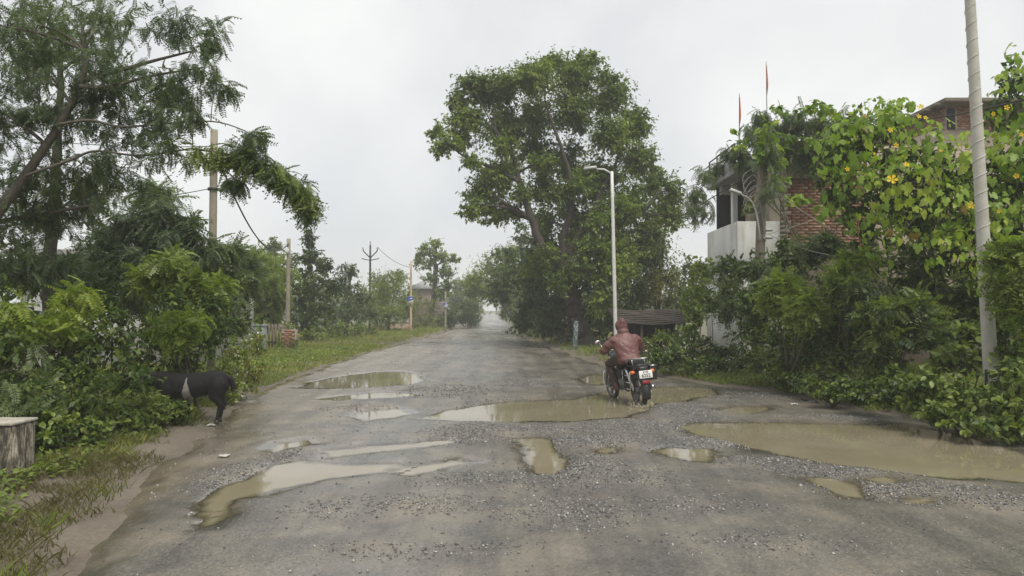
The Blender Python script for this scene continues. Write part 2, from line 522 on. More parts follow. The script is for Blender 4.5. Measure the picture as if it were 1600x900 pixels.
f1 = mixc(nt, ramp(nt, mixc(nt, .5, mar.outputs[0], mid_n), [(.42, (0, 0, 0)), (.66, (.95, .95, .95))]), f1, (1, 1, 1))
c = mixc(nt, f1, asph, mud)
mpt = N(nt, 'ShaderNodeMapping')                   # wheel tracks dragged along the road
mpt.inputs['Scale'].default_value = (1.5, .10, 1)
nt.links.new(g, mpt.inputs['Vector'])
trk = ramp(nt, noise(nt, 1.6, 4, 0.6, mpt.outputs[0], .3), [(.42, (.70, .70, .71)), (.56, (1.06, 1.05, 1.02))])
c = mixc(nt, .75, c, mixc(nt, 1.0, c, trk, 'MULTIPLY'))
c = mixc(nt, ramp(nt, mid_n, [(0.35, (1, 1, 1)), (0.62, (0, 0, 0))]), c, mixc(nt, 1.0, c, (.72, .72, .74), 'MULTIPLY'))
nt.links.new(c, b.inputs['Base Color'])
mpw = N(nt, 'ShaderNodeMapping')
mpw.inputs['Scale'].default_value = (.7, 1.0, 1)
nt.links.new(g, mpw.inputs['Vector'])
wet = noise(nt, 0.75, 5, 0.55, mpw.outputs[0], 0.5)
sz = N(nt, 'ShaderNodeSeparateXYZ')
nt.links.new(g, sz.inputs[0])
lowr = N(nt, 'ShaderNodeMapRange')                 # low-lying parts stay soaked
lowr.inputs['From Min'].default_value = -0.012
lowr.inputs['From Max'].default_value = 0.016
nt.links.new(sz.outputs['Z'], lowr.inputs['Value'])
wet = mixc(nt, 0.45, wet, lowr.outputs[0])
nt.links.new(ramp(nt, wet, [(0.27, (.05,) * 3), (0.48, (.17,) * 3), (0.72, (.40,) * 3)]), b.inputs['Roughness'])
nt.links.new(mixc(nt, 1.0, c, ramp(nt, wet, [(0.2, (.74, .72, .68)), (0.5, (1, 1, 1))]), 'MULTIPLY'), b.inputs['Base Color'])
hb = N(nt, 'ShaderNodeMath', operation='ADD')
nt.links.new(grit.outputs['Distance'], hb.inputs[0])
nt.links.new(fine, hb.inputs[1])
bump(nt, b, hb.outputs[0], 0.45, 0.012)
bn = [n for n in nt.nodes if n.bl_idname == 'ShaderNodeBump'][0]
nt.links.new(ramp(nt, wet, [(0.27, (.03,) * 3), (0.62, (.30,) * 3)]), bn.inputs['Strength'])
ROAD = m
# --- muddy water
m, nt, b, out = _bsdf('muddy_water')
g = N(nt, 'ShaderNodeNewGeometry').outputs['Position']
nt.links.new(ramp(nt, noise(nt, 0.8, 4, 0.5, g, 0.5), [(0.3, (.20, .174, .112)), (0.7, (.265, .236, .165))]), b.inputs['Base Color'])
b.inputs['Roughness'].default_value = 0.03
b.inputs['IOR'].default_value = 1.36
bump(nt, b, noise(nt, 7, 3, 0.5, g), 0.03, 0.02)
clear = N(nt, 'ShaderNodeBsdfTransparent')
clear.inputs['Color'].default_value = (.93, .91, .84, 1)
gl = N(nt, 'ShaderNodeBsdfGlossy', Roughness=0.03)
fz_ = N(nt, 'ShaderNodeFresnel', IOR=1.36)
film = N(nt, 'ShaderNodeMixShader')
nt.links.new(fz_.outputs[0], film.inputs[0])
nt.links.new(clear.outputs[0], film.inputs[1])
nt.links.new(gl.outputs[0], film.inputs[2])
dep = N(nt, 'ShaderNodeAttribute', attribute_name='depth')
turb = N(nt, 'ShaderNodeMapRange', interpolation_type='SMOOTHSTEP')   # deeper water is cloudier
turb.inputs['From Min'].default_value = 0.0
turb.inputs['From Max'].default_value = 0.024
nt.links.new(dep.outputs['Fac'], turb.inputs['Value'])
mw_ = N(nt, 'ShaderNodeMixShader')
nt.links.new(turb.outputs[0], mw_.inputs[0])
nt.links.new(film.outputs[0], mw_.inputs[1])
nt.links.new(b.outputs[0], mw_.inputs[2])
nt.links.new(mw_.outputs[0], out.inputs['Surface'])
WATER = m
# --- verge soil and far ground
m, nt, b, out = _bsdf('verge_soil')
g = N(nt, 'ShaderNodeNewGeometry').outputs['Position']
nt.links.new(ramp(nt, mixc(nt, 0.5, noise(nt, 1.2, 5, 0.6, g), noise(nt, 25, 4, 0.7, g)), [(0.32, (.085, .068, .05)), (0.5, (.14, .118, .09)), (0.68, (.20, .175, .14))]), b.inputs['Base Color'])
b.inputs['Roughness'].default_value = 0.75
bump(nt, b, noise(nt, 30, 5, 0.7, g), 0.6, 0.02)
SOIL = m
m, nt, b, out = _bsdf('far_ground')
g = N(nt, 'ShaderNodeNewGeometry').outputs['Position']
nt.links.new(ramp(nt, noise(nt, 0.25, 5, 0.6, g), [(0.3, (.075, .09, .035)), (0.7, (.14, .125, .075))]), b.inputs['Base Color'])
b.inputs['Roughness'].default_value = 0.85
FARG = m

mb = MB().add(np.stack([PP[:, 0], PP[:, 1], ZZ], 1), grid(len(ys), len(us)))
tag(mb.build('road', ROAD, smooth=True), 'broken wet asphalt road with mud, gravel and puddles', kind='structure')

def verge_z(x, y, side):
    e = (lx(y) - x) if side < 0 else (x - rx(y))
    return -0.055 + 0.10 * np.clip((e + 0.45) / 1.4, 0, 1) + 0.10 * (fbm(x * 0.9, y * 0.9, 31, 3) - 0.4) * np.clip((e + 0.3) / 0.8, 0, 1) + 0.02 * (fbm(x * 6, y * 6, 33, 2) - 0.5)
for side in (-1, 1):
    yv = np.concatenate([np.exp(np.linspace(math.log(1.6), math.log(40), 200)), np.exp(np.linspace(math.log(41), math.log(320), 50))])
    uv = np.linspace(0, 1, 70) ** 1.6 * 11 - 0.6
    Yv, Uv = np.meshgrid(yv, uv, indexing='ij')
    Xv = (lx(Yv) - Uv) if side < 0 else (rx(Yv) + Uv)
    Zv = verge_z(Xv, Yv, side)
    Zv[:, -1] = -0.3
    fg = grid(len(yv), len(uv))
    mb = MB().add(np.stack([Xv, Yv, Zv], -1).reshape(-1, 3), fg[:, ::-1] if side < 0 else fg)
    tag(mb.build('verge', SOIL, smooth=True), 'muddy soil verge along the %s side of the road' % ('left' if side < 0 else 'right'), kind='structure')
S = 2500
mb = MB().add([(-S, -S, -0.12), (S, -S, -0.12), (S, S, -0.12), (-S, S, -0.12)], [(0, 1, 2, 3)])
tag(mb.build('ground', FARG), 'open ground reaching to the horizon', kind='structure')

for pi_, ((lab, _), poly) in enumerate(zip(PUDDLES, PW)):
    c = poly.mean(0)
    n = len(poly)
    # outline pushed a little outwards so that the shore is where water meets the road surface
    t = nrm(np.roll(poly, -1, 0) - np.roll(poly, 1, 0))
    nn = np.stack([t[:, 1], -t[:, 0]], 1)
    area = 0.5 * np.sum(poly[:, 0] * np.roll(poly[:, 1], -1) - np.roll(poly[:, 0], -1) * poly[:, 1])
    if area < 0:
        nn = -nn
    lo, hi = poly.min(0) - .25, poly.max(0) + .25
    st = .05 if c[1] < 11 else .09
    gx, gy = np.arange(lo[0], hi[0], st), np.arange(lo[1], hi[1], st)
    Xg, Yg = np.meshgrid(gx, gy)
    Pg = np.stack([Xg.ravel(), Yg.ravel()], 1)
    dpt = WATER_Z - road_z(Pg)
    ok = (dpt > -.02) & (sdf(Pg, poly) < .22)
    fg = grid(len(gy), len(gx))
    fg = fg[ok[fg].any(1)]
    used, inv = np.unique(fg, return_inverse=True)
    mb = MB().add(np.c_[Pg[used], np.full(len(used), WATER_Z - .0007 * pi_)], inv.reshape(-1, 4))
    o = mb.build('puddle', WATER, smooth=True)
    at_ = o.data.attributes.new('depth', 'FLOAT', 'POINT')
    at_.data.foreach_set('value', dpt[used].astype(np.float32))
    tag(o, lab, kind='structure')

# gravel: real stones
def stones(n_try, sel, name, mat, lab, smin, smax, zfun, box):
    P = np.stack([rng.uniform(box[0], box[1], n_try), rng.uniform(box[2], box[3], n_try)], 1)
    P = P[sel(P)]
    n = len(P)
    z = zfun(P)
    keep = z > WATER_Z - 0.004
    P, z = P[keep], z[keep]
    n = len(P)
    s = rng.uniform(smin, smax, n) * (0.6 + 0.8 * rng.random(n) ** 2)
    O = np.array([[1, 0, 0], [-1, 0, 0], [0, 1, 0], [0, -1, 0], [0, 0, 1], [0, 0, -1]], float)
    V = O[None] * rng.uniform(0.6, 1.25, (n, 6, 1)) + rng.normal(0, 0.18, (n, 6, 3))
    V[:, :, 2] *= 0.75
    a = rng.uniform(0, 6.28, n)
    ca, sa = np.cos(a), np.sin(a)
    x = V[:, :, 0] * ca[:, None] - V[:, :, 1] * sa[:, None]
    y = V[:, :, 0] * sa[:, None] + V[:, :, 1] * ca[:, None]
    V = np.stack([x, y, V[:, :, 2]], -1) * s[:, None, None] * 0.5
    V += np.c_[P, z + s * 0.12][:, None, :]
    Fo = np.array([[0, 2, 4], [2, 1, 4], [1, 3, 4], [3, 0, 4], [2, 0, 5], [1, 2, 5], [3, 1, 5], [0, 3, 5]])
    F = (Fo[None] + (np.arange(n) * 6)[:, None, None]).reshape(-1, 3)
    o = MB().add(V.reshape(-1, 3), F).build(name, mat)
    tag(o, lab, 'gravel', kind='stuff')
    return o
def sel_gravel(P):
    ins = (P[:, 0] > lx(P[:, 1]) + 0.1) & (P[:, 0] < rx(P[:, 1]) - 0.1)
    dn = gravel_density(P) * (0.35 + 1.3 * fbm(P[:, 0] * 1.8, P[:, 1] * 1.8, 41, 3)) - 0.18
    return ins & (rng.random(len(P)) < np.clip(dn, 0.012, 1))
m, nt, b, out = _bsdf('gravel_stone')
isl = N(nt, 'ShaderNodeNewGeometry').outputs['Random Per Island']
nt.links.new(ramp(nt, isl, [(0.1, (.07, .071, .073)), (0.5, (.17, .168, .163)), (0.85, (.29, .28, .255)), (1.0, (.44, .43, .40))]), b.inputs['Base Color'])
b.inputs['Roughness'].default_value = 0.5
STONE = m
stones(420000, sel_gravel, 'gravel', STONE, 'loose grey crushed stone scattered over the broken road', 0.009, 0.027, road_z, (-5, 8.5, 3.0, 13))
stones(110000, sel_gravel, 'gravel', STONE, 'grey crushed stone spread across the road beyond the motorcycle', 0.018, 0.036, road_z, (-5, 5.5, 13, 26))

# ------------------------------------------------------------------ leaf templates
def frame(d, n):
    d = nrm(d)
    n = nrm(n - d * (n * d).sum(-1, keepdims=True))
    s = np.cross(n, d)
    return np.stack([d, s, n], -1)           # columns: along, side, normal
def stamp(mb, tv, tf, O, B, S):
    k = len(tv)
    V = np.einsum('nij,kj->nki', B, tv) * np.asarray(S).reshape(-1, 1, 1) + O[:, None, :]
    for f in tf:
        F = (f[None] + (np.arange(len(O)) * k)[:, None, None]).reshape(-1, f.shape[1])
        mb.f.append(F.astype(np.int64) + mb.n)
    mb.v.append(V.reshape(-1, 3))
    mb.n += len(O) * k
def T_simple(w=0.5):
    return np.array([[0, 0, 0], [.42, w / 2, .06], [1, 0, -.10], [.42, -w / 2, .06]]), [np.array([[0, 3, 2, 1]])]
def T_oval(w=0.55):
    return np.array([[0, 0, 0], [.25, w * .42, .05], [.62, w * .45, .04], [1, 0, -.12], [.62, -w * .45, .04], [.25, -w * .42, .05], [.45, 0, -.02]]), \
        [np.array([[0, 6, 1], [1, 6, 2], [2, 6, 3], [3, 6, 4], [4, 6, 5], [5, 6, 0]])]
def T_frond(pairs=9, lw=0.42, ll=0.24, droop=0.35, seed=0, taper=0.5):
    g = np.random.default_rng(seed)
    V, F = [], []
    def pt(t): return np.array([t - droop * 0.25 * t * t, 0.06 * math.sin(t * 3 + seed), -droop * t * t])
    for i in range(pairs):
        t = 0.12 + 0.86 * i / (pairs - 1)
        p = pt(t)
        tan = nrm(pt(t + .02) - pt(t - .02))
        for s in (-1, 1):
            d = nrm(np.array([0, s, 0]) * 0.9 + tan * g.uniform(.25, .6) + np.array([0, 0, -g.uniform(.05, .5)]))
            L = ll * (1 - taper * abs(t - .45)) * g.uniform(.85, 1.1)
            side = nrm(np.cross(d, [0, 0, 1])) * L * lw / 2
            k = len(V)
            V += [p, p + d * L * .5 + side, p + d * L, p + d * L * .5 - side]
            F.append((k, k + 1, k + 2, k + 3))
    for i in range(3):
        a, c = pt(i / 3), pt((i + 1) / 3)
        w = np.array([0, 0.008, 0])
        k = len(V)
        V += [a - w, c - w, c + w, a + w]
        F.append((k, k + 1, k + 2, k + 3))
    return np.array(V), [np.array(F)]
def T_gourd(seed=0):
    g = np.random.default_rng(seed)
    prof = [(-160, .50), (-128, .62), (-105, .46), (-72, .62), (-42, .50), (-22, .72), (0, 1.0), (22, .72), (42, .50), (72, .62), (105, .46), (128, .62), (160, .50), (180, .16)]
    V = [(0.0, 0, 0)]
    for a, r in prof:
        r *= g.uniform(.9, 1.1)
        t = R(a)
        V.append((r * math.cos(t) * .95, r * math.sin(t) * .95, -0.22 * r * r + g.uniform(-.05, .05)))
    n = len(prof)
    V = np.array(V) * 0.62
    V[:, 0] += 0.1
    return V, [np.array([[0, 1 + i, 1 + (i + 1) % n] for i in range(n)])]
def T_flower():
    V, F = [(0, 0, -.15)], []
    for k in range(5):
        a = k * 2 * math.pi / 5
        b_ = len(V)
        for (r, da, z) in ((.35, -.42, .0), (.85, -.42, .12), (1.0, 0, .05), (.85, .42, .12), (.35, .42, .0)):
            V.append((r * math.cos(a + da), r * math.sin(a + da), z))
        F += [(0, b_, b_ + 1, b_ + 2), (0, b_ + 2, b_ + 3, b_ + 4)]
    return np.array(V), [np.array(F)]
SIMPLE, SIMPLE_N, OVAL = T_simple(.5), T_simple(.32), T_oval(.62)
FRONDS = [T_frond(9, .42, .24, d, i) for i, d in enumerate((.15, .3, .5, .7, .95))]
FRONDS_B = [T_frond(7, .5, .34, d, 10 + i, .7) for i, d in enumerate((.2, .45, .8))]
GOURDS = [T_gourd(i) for i in range(6)]

def crown_points(clumps, dens, lp, droop=0.25, g=None, shell=(.5, 1.06), inner=.35):
    """clumps: (centre, (rx,ry,rz)); returns leaf origins, directions, outward"""
    g = g or rng
    Os, Ds, Us = [], [], []
    for c, r in clumps:
        r = np.asarray(r, float)
        n = max(3, int(dens * .72 * (r[0] * r[1] + r[1] * r[2] + r[0] * r[2]) / 3 * 4))
        u = nrm(g.normal(size=(n, 3)))
        end = c + u * r * (shell[0] + (shell[1] - shell[0]) * g.random((n, 1)) ** .6)
        t = inner + (1.02 - inner) * g.random((n, lp, 1))
        p = c + (end - c)[:, None, :] * t + g.normal(0, .05, (n, lp, 3)) * r
        out = np.broadcast_to(u[:, None, :], p.shape)
        d = nrm(out * .6 + g.normal(0, .55, p.shape) + np.array([0, 0, -droop]))
        Os.append(p.reshape(-1, 3))
        Ds.append(d.reshape(-1, 3))
        Us.append(out.reshape(-1, 3))
    return np.concatenate(Os), np.concatenate(Ds), np.concatenate(Us)
def leaf_normals(U, g=None, up=.7):
    g = g or rng
    return nrm(U * .35 + np.array([0, 0, up]) + g.normal(0, .4, U.shape))
def stamp_leaves(mb, T, O, D, U, L, up=.7):
    n = len(O)
    B = frame(D, leaf_normals(U, None, up))
    S_ = L * 1.1 * rng.uniform(.65, 1.25, n)
    if isinstance(T, list):
        v = rng.integers(0, len(T), n)
        for k in range(len(T)):
            q = v == k
            if q.any():
                stamp(mb, T[k][0], T[k][1], O[q], B[q], S_[q])
    else:
        stamp(mb, T[0], T[1], O, B, S_)
def pxblobs(L):
    """(px, py, depth, half width px, half height px[, depth ratio]) -> clumps"""
    out = []
    for q in L:
        px, py, D, w, h = q[:5]
        k = q[5] if len(q) > 5 else 0.85
        c = at(px, py, D)
        s = D / FPX
        out.append((c, (w * s, max(w, h) * s * k, h * s)))
    return out
def split(clumps, n=5, f=.5, g=None):
    g = g or rng
    out = []
    for c, r in clumps:
        r = np.asarray(r, float)
        for k in range(n):
            u = nrm(g.normal(size=3)) * g.random() ** .4
            out.append((c + u * r * .78, r * f * g.uniform(.6, 1.25)))
    return out
def limb_net(mb, base_pts, base_r, clumps, r0, g=None, sides=6, twigs=5, sag=0.0):
    """limbs from the nearest lower point of the trunk paths to every clump, and twigs inside it"""
    g = g or rng
    B = np.asarray(base_pts)
    for c, r in clumps:
        r = np.asarray(r)
        w = np.linalg.norm(B - c, axis=1) + 1.2 * np.maximum(B[:, 2] - c[2] + .3, 0) * 2
        i = int(np.argmin(w))
        a = B[i]
        mid = a * .5 + c * .5 + np.array([0, 0, np.linalg.norm(c - a) * (.12 - sag)]) + g.normal(0, .04, 3) * np.linalg.norm(c - a)
        p = bez(a, mid, c, 7)
        rr = min(r0, base_r[i] * .7)
        mb.tube(p, np.linspace(rr, rr * .35, 7), sides, cap=False)
        for _ in range(twigs):
            u = nrm(g.normal(size=3) + nrm(c - a) * .4)
            e = c + u * r * g.uniform(.6, .95)
            st = p[g.integers(3, 7)]
            mb.tube(bez(st, (st + e) / 2 + np.array([0, 0, .08]) * np.linalg.norm(e - st), e, 4), np.linspace(rr * .32, rr * .1, 4), 4, cap=False)

def tree(name, label, cat, base, trunks, clumps, leaves, bark=BARK, r0=.06, group=None, twigs=5, sag=0.0, crown_name='crown'):
    """trunks: (points, radii) ; leaves: (template, material, size, density, per twig, droop)"""
    root = thing(name, base, label, cat, group)
    mt = MB()
    bp, br = [], []
    for P, rad in trunks:
        p = smooth_path(P, max(10, len(P) * 5))
        rr = np.interp(np.linspace(0, 1, len(p)), np.linspace(0, 1, len(rad)), rad)
        p = p + (fbm(np.arange(len(p)) * .7, np.zeros(len(p)) + P[0][0], 7, 2)[:, None] - .5) * rr[:, None] * .8
        mt.tube(p, rr, 10)
        bp.append(p[len(p) // 4:])
        br.append(rr[len(p) // 4:])
    limb_net(mt, np.concatenate(bp), np.concatenate(br), clumps, r0, twigs=twigs, sag=sag)
    mt.build('trunk', bark, root, smooth=True)
    if not isinstance(leaves, list):
        leaves = [leaves]
    for i, (T, mat, L, dens, lp, droop) in enumerate(leaves):
        mc = MB()
        O, D, U = (np.concatenate(q) for q in zip(crown_points(split(clumps, 9, .36), dens * .62, lp, droop, None, (.2, 1.5)), crown_points(clumps, dens * .40, lp, droop, None, (.3, 1.32))))
        stamp_leaves(mc, T, O, D, U, L)
        mc.build(crown_name if i == 0 else 'young_leaves', mat, root)
    return root
def shrub(name, label, cat, blobs, leaves, group=None, stem_r=.018, bark=TWIG, r_lim=.02):
    clumps = pxblobs(blobs) if not isinstance(blobs[0][0], np.ndarray) else blobs
    cs = np.array([c for c, r in clumps])
    base = np.array([cs[:, 0].mean(), cs[:, 1].mean(), 0.0])
    trunks = []
    for k in range(3):
        top = cs[rng.integers(0, len(cs))]
        b0 = base + np.array([rng.normal(0, .12), rng.normal(0, .12), -.05])
        trunks.append(([b0, b0 * .6 + top * .4 + rng.normal(0, .08, 3) * np.array([1, 1, 0]), top], [stem_r * 1.5, stem_r * .8, stem_r * .15]))
    return tree(name, label, cat, base, trunks, clumps, leaves, bark, r_lim, group, 4, crown_name='foliage')
# ================================================================== houses
def brick_face(parent, x0, x1, z0, z1, y, depth=.05, skip=None, axis='x', cap=300):
    """courses of single bricks standing 6 mm proud of the mortar face (face looks to -Y, or to -X when axis = 'y')"""
    meshes = []
    for i, mt in enumerate(BRICKS):
        me = MB().box((0, 0, 0), (.228, depth, .073)).mesh('brick')
        me.materials.append(mt)
        meshes.append(me)
    n, row, z = 0, 0, z0 + .045
    off = parent['_o']
    while z < z1 - .03:
        x = x0 + (.115 if row % 2 else 0) + .12
        while x < x1 - .05:
            if skip is None or not skip(x, z):
                k = [0, 0, 1, 1, 2, 3][rng.integers(0, 6)]
                o = link('brick', meshes[k], parent)
                p = (x, y + rng.uniform(-.004, .006), z) if axis == 'x' else (y + rng.uniform(-.004, .006), x, z)
                o.location = [p[i] - off[i] for i in range(3)]
                o.rotation_euler = (rng.normal(0, .012), 0, (0 if axis == 'x' else math.pi / 2) + rng.normal(0, .012))
                n += 1
            x += .242
        z += .087
        row += 1
    return n

HY = 20.4
hx0, hx1 = at(1157, 350, HY)[0], 13.5
h = thing('brick_house', (8.0, HY, 0), 'brick house with white balcony and overhanging concrete slab, half buried in vines', 'house')
colx0, colx1 = at(1200, 300, HY)[0], at(1216, 300, HY)[0]
zb = at(1157, 348, HY)[2]            # balcony parapet top
zs = 5.67                            # slab underside
zt = zs + .16
MB().box(((colx1 + hx1) / 2, HY + 2.5, 3.25), (hx1 - colx1, 5.0 - .06, 6.5)).build('wall', MORTAR, h)
MB().box((colx0 + (colx1 - colx0) / 2 - .01, HY + .06, 3.0), (colx1 - colx0 + .02, .36, 6.0)).build('column', PLASTER_B, h, bevel=.01)
zl0, zl1 = at(1250, 279, HY)[2], at(1250, 252, HY)[2]
MB().box(((colx1 + hx1) / 2, HY - .02, (zl0 + zl1) / 2), (hx1 - colx1 - .01, .16, zl1 - zl0)).build('lintel', PLASTER_B, h, bevel=.008)
brick_face(h, colx1 + .02, 10.35, at(1250, 385, HY)[2], zl0, HY - .005)
brick_face(h, colx1 + .02, 9.6, zl1, zl1 + .62, HY - .005)
# toothed pale quoin beside the column
for k in range(15):
    MB().box((colx1 + .13 + (.05 if k % 2 else 0), HY - .035, zl0 - .11 - k * .13), (.22 + (.1 if k % 2 else 0), .05, .10)).build('quoin', PLASTER_B, h)
# slab with overhang to the road, parapet on top
sx0 = 6.44
MB().box(((sx0 + hx1) / 2, 21.78, zt - .08), (hx1 - sx0, 2.86, .16)).build('roof_slab', SLAB, h, bevel=.01)
MB().box((hx0 + .62, 22.4, zs - .14), (1.2, .25, .28)).build('beam', SLAB, h, bevel=.01)
MB().box((sx0 + .06, 21.8, zt + .16), (.12, 2.7, .32)).build('parapet', SLAB, h, bevel=.01)
MB().box(((sx0 + colx1) / 2, 20.42, zt + .16), (colx1 - sx0 - .3, .12, .32)).build('parapet', SLAB, h, bevel=.01)
rl = MB()
for k, zz in enumerate((.72, .98)):
    rl.tube([(sx0 + .06, 20.4, zt + zz - .25), (sx0 + .06, 23.1, zt + zz - .25)], .022, 6)
for yy in (20.45, 21.3, 22.2, 23.05):
    rl.tube([(sx0 + .06, yy, zt + .3), (sx0 + .06, yy, zt + .74)], .022, 6)
rl.build('roof_railing', METAL_D, h)
# balcony
MB().box(((hx0 + colx0) / 2, HY - .28, zb - .55), (colx0 - hx0 + .4, .12, 1.1)).build('balcony_wall', PLASTER, h, bevel=.01)
MB().box((hx0 - .14, HY + 1.25, zb - .55), (.12, 3.0, 1.1)).build('balcony_wall', PLASTER, h, bevel=.01)
MB().box((hx0 + .6, HY + 1.2, zb - 1.16), (1.7, 3.1, .12)).build('balcony_floor', SLAB, h)
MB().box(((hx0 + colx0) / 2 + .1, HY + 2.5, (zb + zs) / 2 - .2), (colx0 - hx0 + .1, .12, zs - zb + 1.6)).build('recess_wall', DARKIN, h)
MB().box((hx0 + .30, HY + 1.5, (zb + zs) / 2 - .3), (.16, .2, zs - zb + .9)).build('column', PLASTER, h, bevel=.01)
MB().box((hx0 + .6, HY + 1.2, 1.5), (1.7, 3.0, 3.0)).build('wall', PLASTER, h)
for k in range(5):
    MB().tube([(hx0 + .35 + k * .13, HY + .3, zb - .3), (hx0 + .35 + k * .13, HY + .3, zs - .02)], .012, 6).build('window_bar', METAL_D, h)
for k, xx in enumerate((.47, .53, .60)):
    MB().tube([(hx0 + xx, HY - .2, zb - .02), (hx0 + xx + .02, HY - .2, zb + .20), (hx0 + xx + .01, HY - .2, zb + .40)], [.03, .035, .015], 8).build('red_post', PAINT_RED, h, smooth=True)

# potted plant on the balcony parapet
pc = np.array([hx0 + .22, HY - .27, zb])
t = thing('potted_plant', pc, 'bushy green plant in a pale pot on the white balcony wall', 'potted plant')
MB().lathe([(.07, 0), (.10, .17), (.115, .19), (.09, .19)], pc + (0, 0, .003), 'Z', 16).build('pot', PLASTER_B, t, smooth=True)
mc = MB()
O, D, U = crown_points([(pc + (0, 0, .42), (.24, .2, .26)), (pc + (-.1, 0, .6), (.16, .15, .16))], 90, 7, .2)
stamp_leaves(mc, SIMPLE, O, D, U, .15)
mc.build('foliage', LEAF_MID, t)

# flags on bamboo rods
def flag(px, y0, y1, D, lab, ph, hgt=1.0):
    a, c = at(px, y1, D), at(px + ph, y0, D)
    a[2] = zt - .02 if a[2] > zt else a[2]
    t = thing('pennant', a, lab, 'flag')
    MB().tube([a, (a + c) / 2 + (.01, 0, 0), c], [.016, .013, .008], 6).build('rod', BARK_PALE, t)
    V, F = [], []
    L = np.linalg.norm(c - a)
    n = 8
    for i in range(n):
        u = i / (n - 1)
        p = c * (1 - .03) + a * .03 + (a - c) * (.42 * hgt * u)
        w = .055 * math.sin(math.pi * min(1, u * .9 + .12)) ** .8
        V += [p + (.012, 0, 0), p + (w, .03 * math.sin(u * 7), -.05), ]
        if i:
            k = 2 * i
            F.append((k - 2, k - 1, k + 1, k))
    o = MB().add(V, F).build('cloth', PAINT_ORANGE, t)
    s = o.modifiers.new('thick', 'SOLIDIFY')
    s.thickness = .004
flag(1154, 146, 228, 20.5, 'short faded red pennant on a rod at the roof slab edge', 1)
flag(1198, 96, 200, 20.6, 'tall red pennant on a bamboo rod above the vines', -1, .7)

# far brick house, upper right
FY = 27.0
fx0, fx1 = at(1478, 170, FY)[0], 21.5
fz = at(1500, 166, FY)[2]
h2 = thing('far_brick_house', (18.5, FY, 0), 'tall red brick house with dark flat slab roof rising behind the vines', 'house')
MB().box(((fx0 + fx1) / 2, FY + 3, fz / 2), (fx1 - fx0, 6, fz)).build('wall', MORTAR, h2)
brick_face(h2, fx0 + .01, fx0 + 2.3, fz - .9, fz - .01, FY - .005, skip=lambda x, z: abs(x - fx0 - .16) < .20 and z < fz - .1)
brick_face(h2, FY + .1, FY + 3.5, fz - .7, fz - .01, fx0 - .005, axis='y')
MB().box(((fx0 + fx1) / 2, FY + 2.8, fz + .06), (fx1 - fx0 + .9, 7.0, .14)).build('roof_slab', CONC_D, h2, bevel=.01)
for k in range(9):
    MB().box((fx0 - .40, FY - .4 + k * .75, fz - .06), (.5, .1, .10)).build('rafter_end', CONC_D, h2)
MB().box((fx0 + .17, FY - .012, fz - .5), (.30, .06, .8)).build('window', DARKIN, h2)
MB().box((fx0 + .35, FY - .03, fz - .55), (.05, .07, .8)).build('window_frame', PLASTER_B, h2)

# white house behind the left hedge
h3 = thing('white_house', (-11.6, 21, 0), 'white plastered house with a dark window behind the left-hand hedge', 'house')
a0 = at(150, 480, 21)[0]
a1 = at(300, 480, 21)[0]
MB().box(((a0 + a1) / 2 - 1, 23.5, 1.65), (a1 - a0 + 2, 5, 3.3)).build('wall', PLASTER, h3)
MB().box(((a0 + a1) / 2 - 1, 23.2, 3.38), (a1 - a0 + 2.6, 6, .16)).build('roof_slab', SLAB, h3, bevel=.01)
wx = at(212, 440, 21)[0]
w = MB().box((wx, 20.985, at(212, 440, 21)[2] + .05), (.36, .06, 1.3)).build('window', DARKIN, h3)
for k in range(4):
    MB().tube([(wx - .13 + .085 * k, 20.94, 1.75), (wx - .13 + .085 * k, 20.94, 3.2)], .008, 6).build('window_bar', METAL_D, w)
MB().box((at(234, 440, 21)[0], 20.9, 1.64), (.26, .2, 3.28)).build('column', PLASTER_B, h3, bevel=.01)

# house with pale gable roof far left of the road, pink wall, low orange wall
h4 = thing('gable_house', (-13.5, 88, 0), 'distant low house with a pale tin gable roof behind the roadside tree', 'house')
c = at(668, 450, 88)
MB().box((c[0], 90, 2.2), (4.5, 4.5, 4.4)).build('wall', plain('dark_plaster', (.20, .17, .14), (.14, .12, .10), 3, .9), h4)
MB().add([(c[0] - 2.6, 87.3, 4.38), (c[0] + 2.6, 87.3, 4.38), (c[0], 87.3, 5.6), (c[0] - 2.6, 92.5, 4.38), (c[0] + 2.6, 92.5, 4.38), (c[0], 92.5, 5.6)],
         [(0, 1, 2), (3, 5, 4), (0, 2, 5, 3), (1, 4, 5, 2), (0, 3, 4, 1)]).build('roof', plain('tin_roof', (.42, .43, .44), (.33, .34, .35), 3, .5, .2), h4)
def low_wall(name, lab, px0, px1, pyt, D, mat, cat='wall', th=.22):
    a, c = at(px0, pyt, D), at(px1, pyt, D)
    t = thing(name, ((a[0] + c[0]) / 2, D, 0), lab, cat)
    MB().box(((a[0] + c[0]) / 2, D, a[2] / 2 - .1), (c[0] - a[0], th, a[2] + .2)).build('body', mat, t, bevel=.02)
    MB().box(((a[0] + c[0]) / 2, D, a[2] + .045), (c[0] - a[0] + .1, th + .12, .08)).build('coping', SLAB, t, bevel=.01)
    return t
low_wall('boundary_wall', 'low pink plastered boundary wall behind the first signboard pole', 606, 640, 504, 61, PINK)
low_wall('orange_wall', 'low orange-red wall panel under the dome-shaped bush', 584, 606, 510, 57, plain('orange_wall_paint', (.50, .19, .10), (.40, .15, .08), 4, .9))

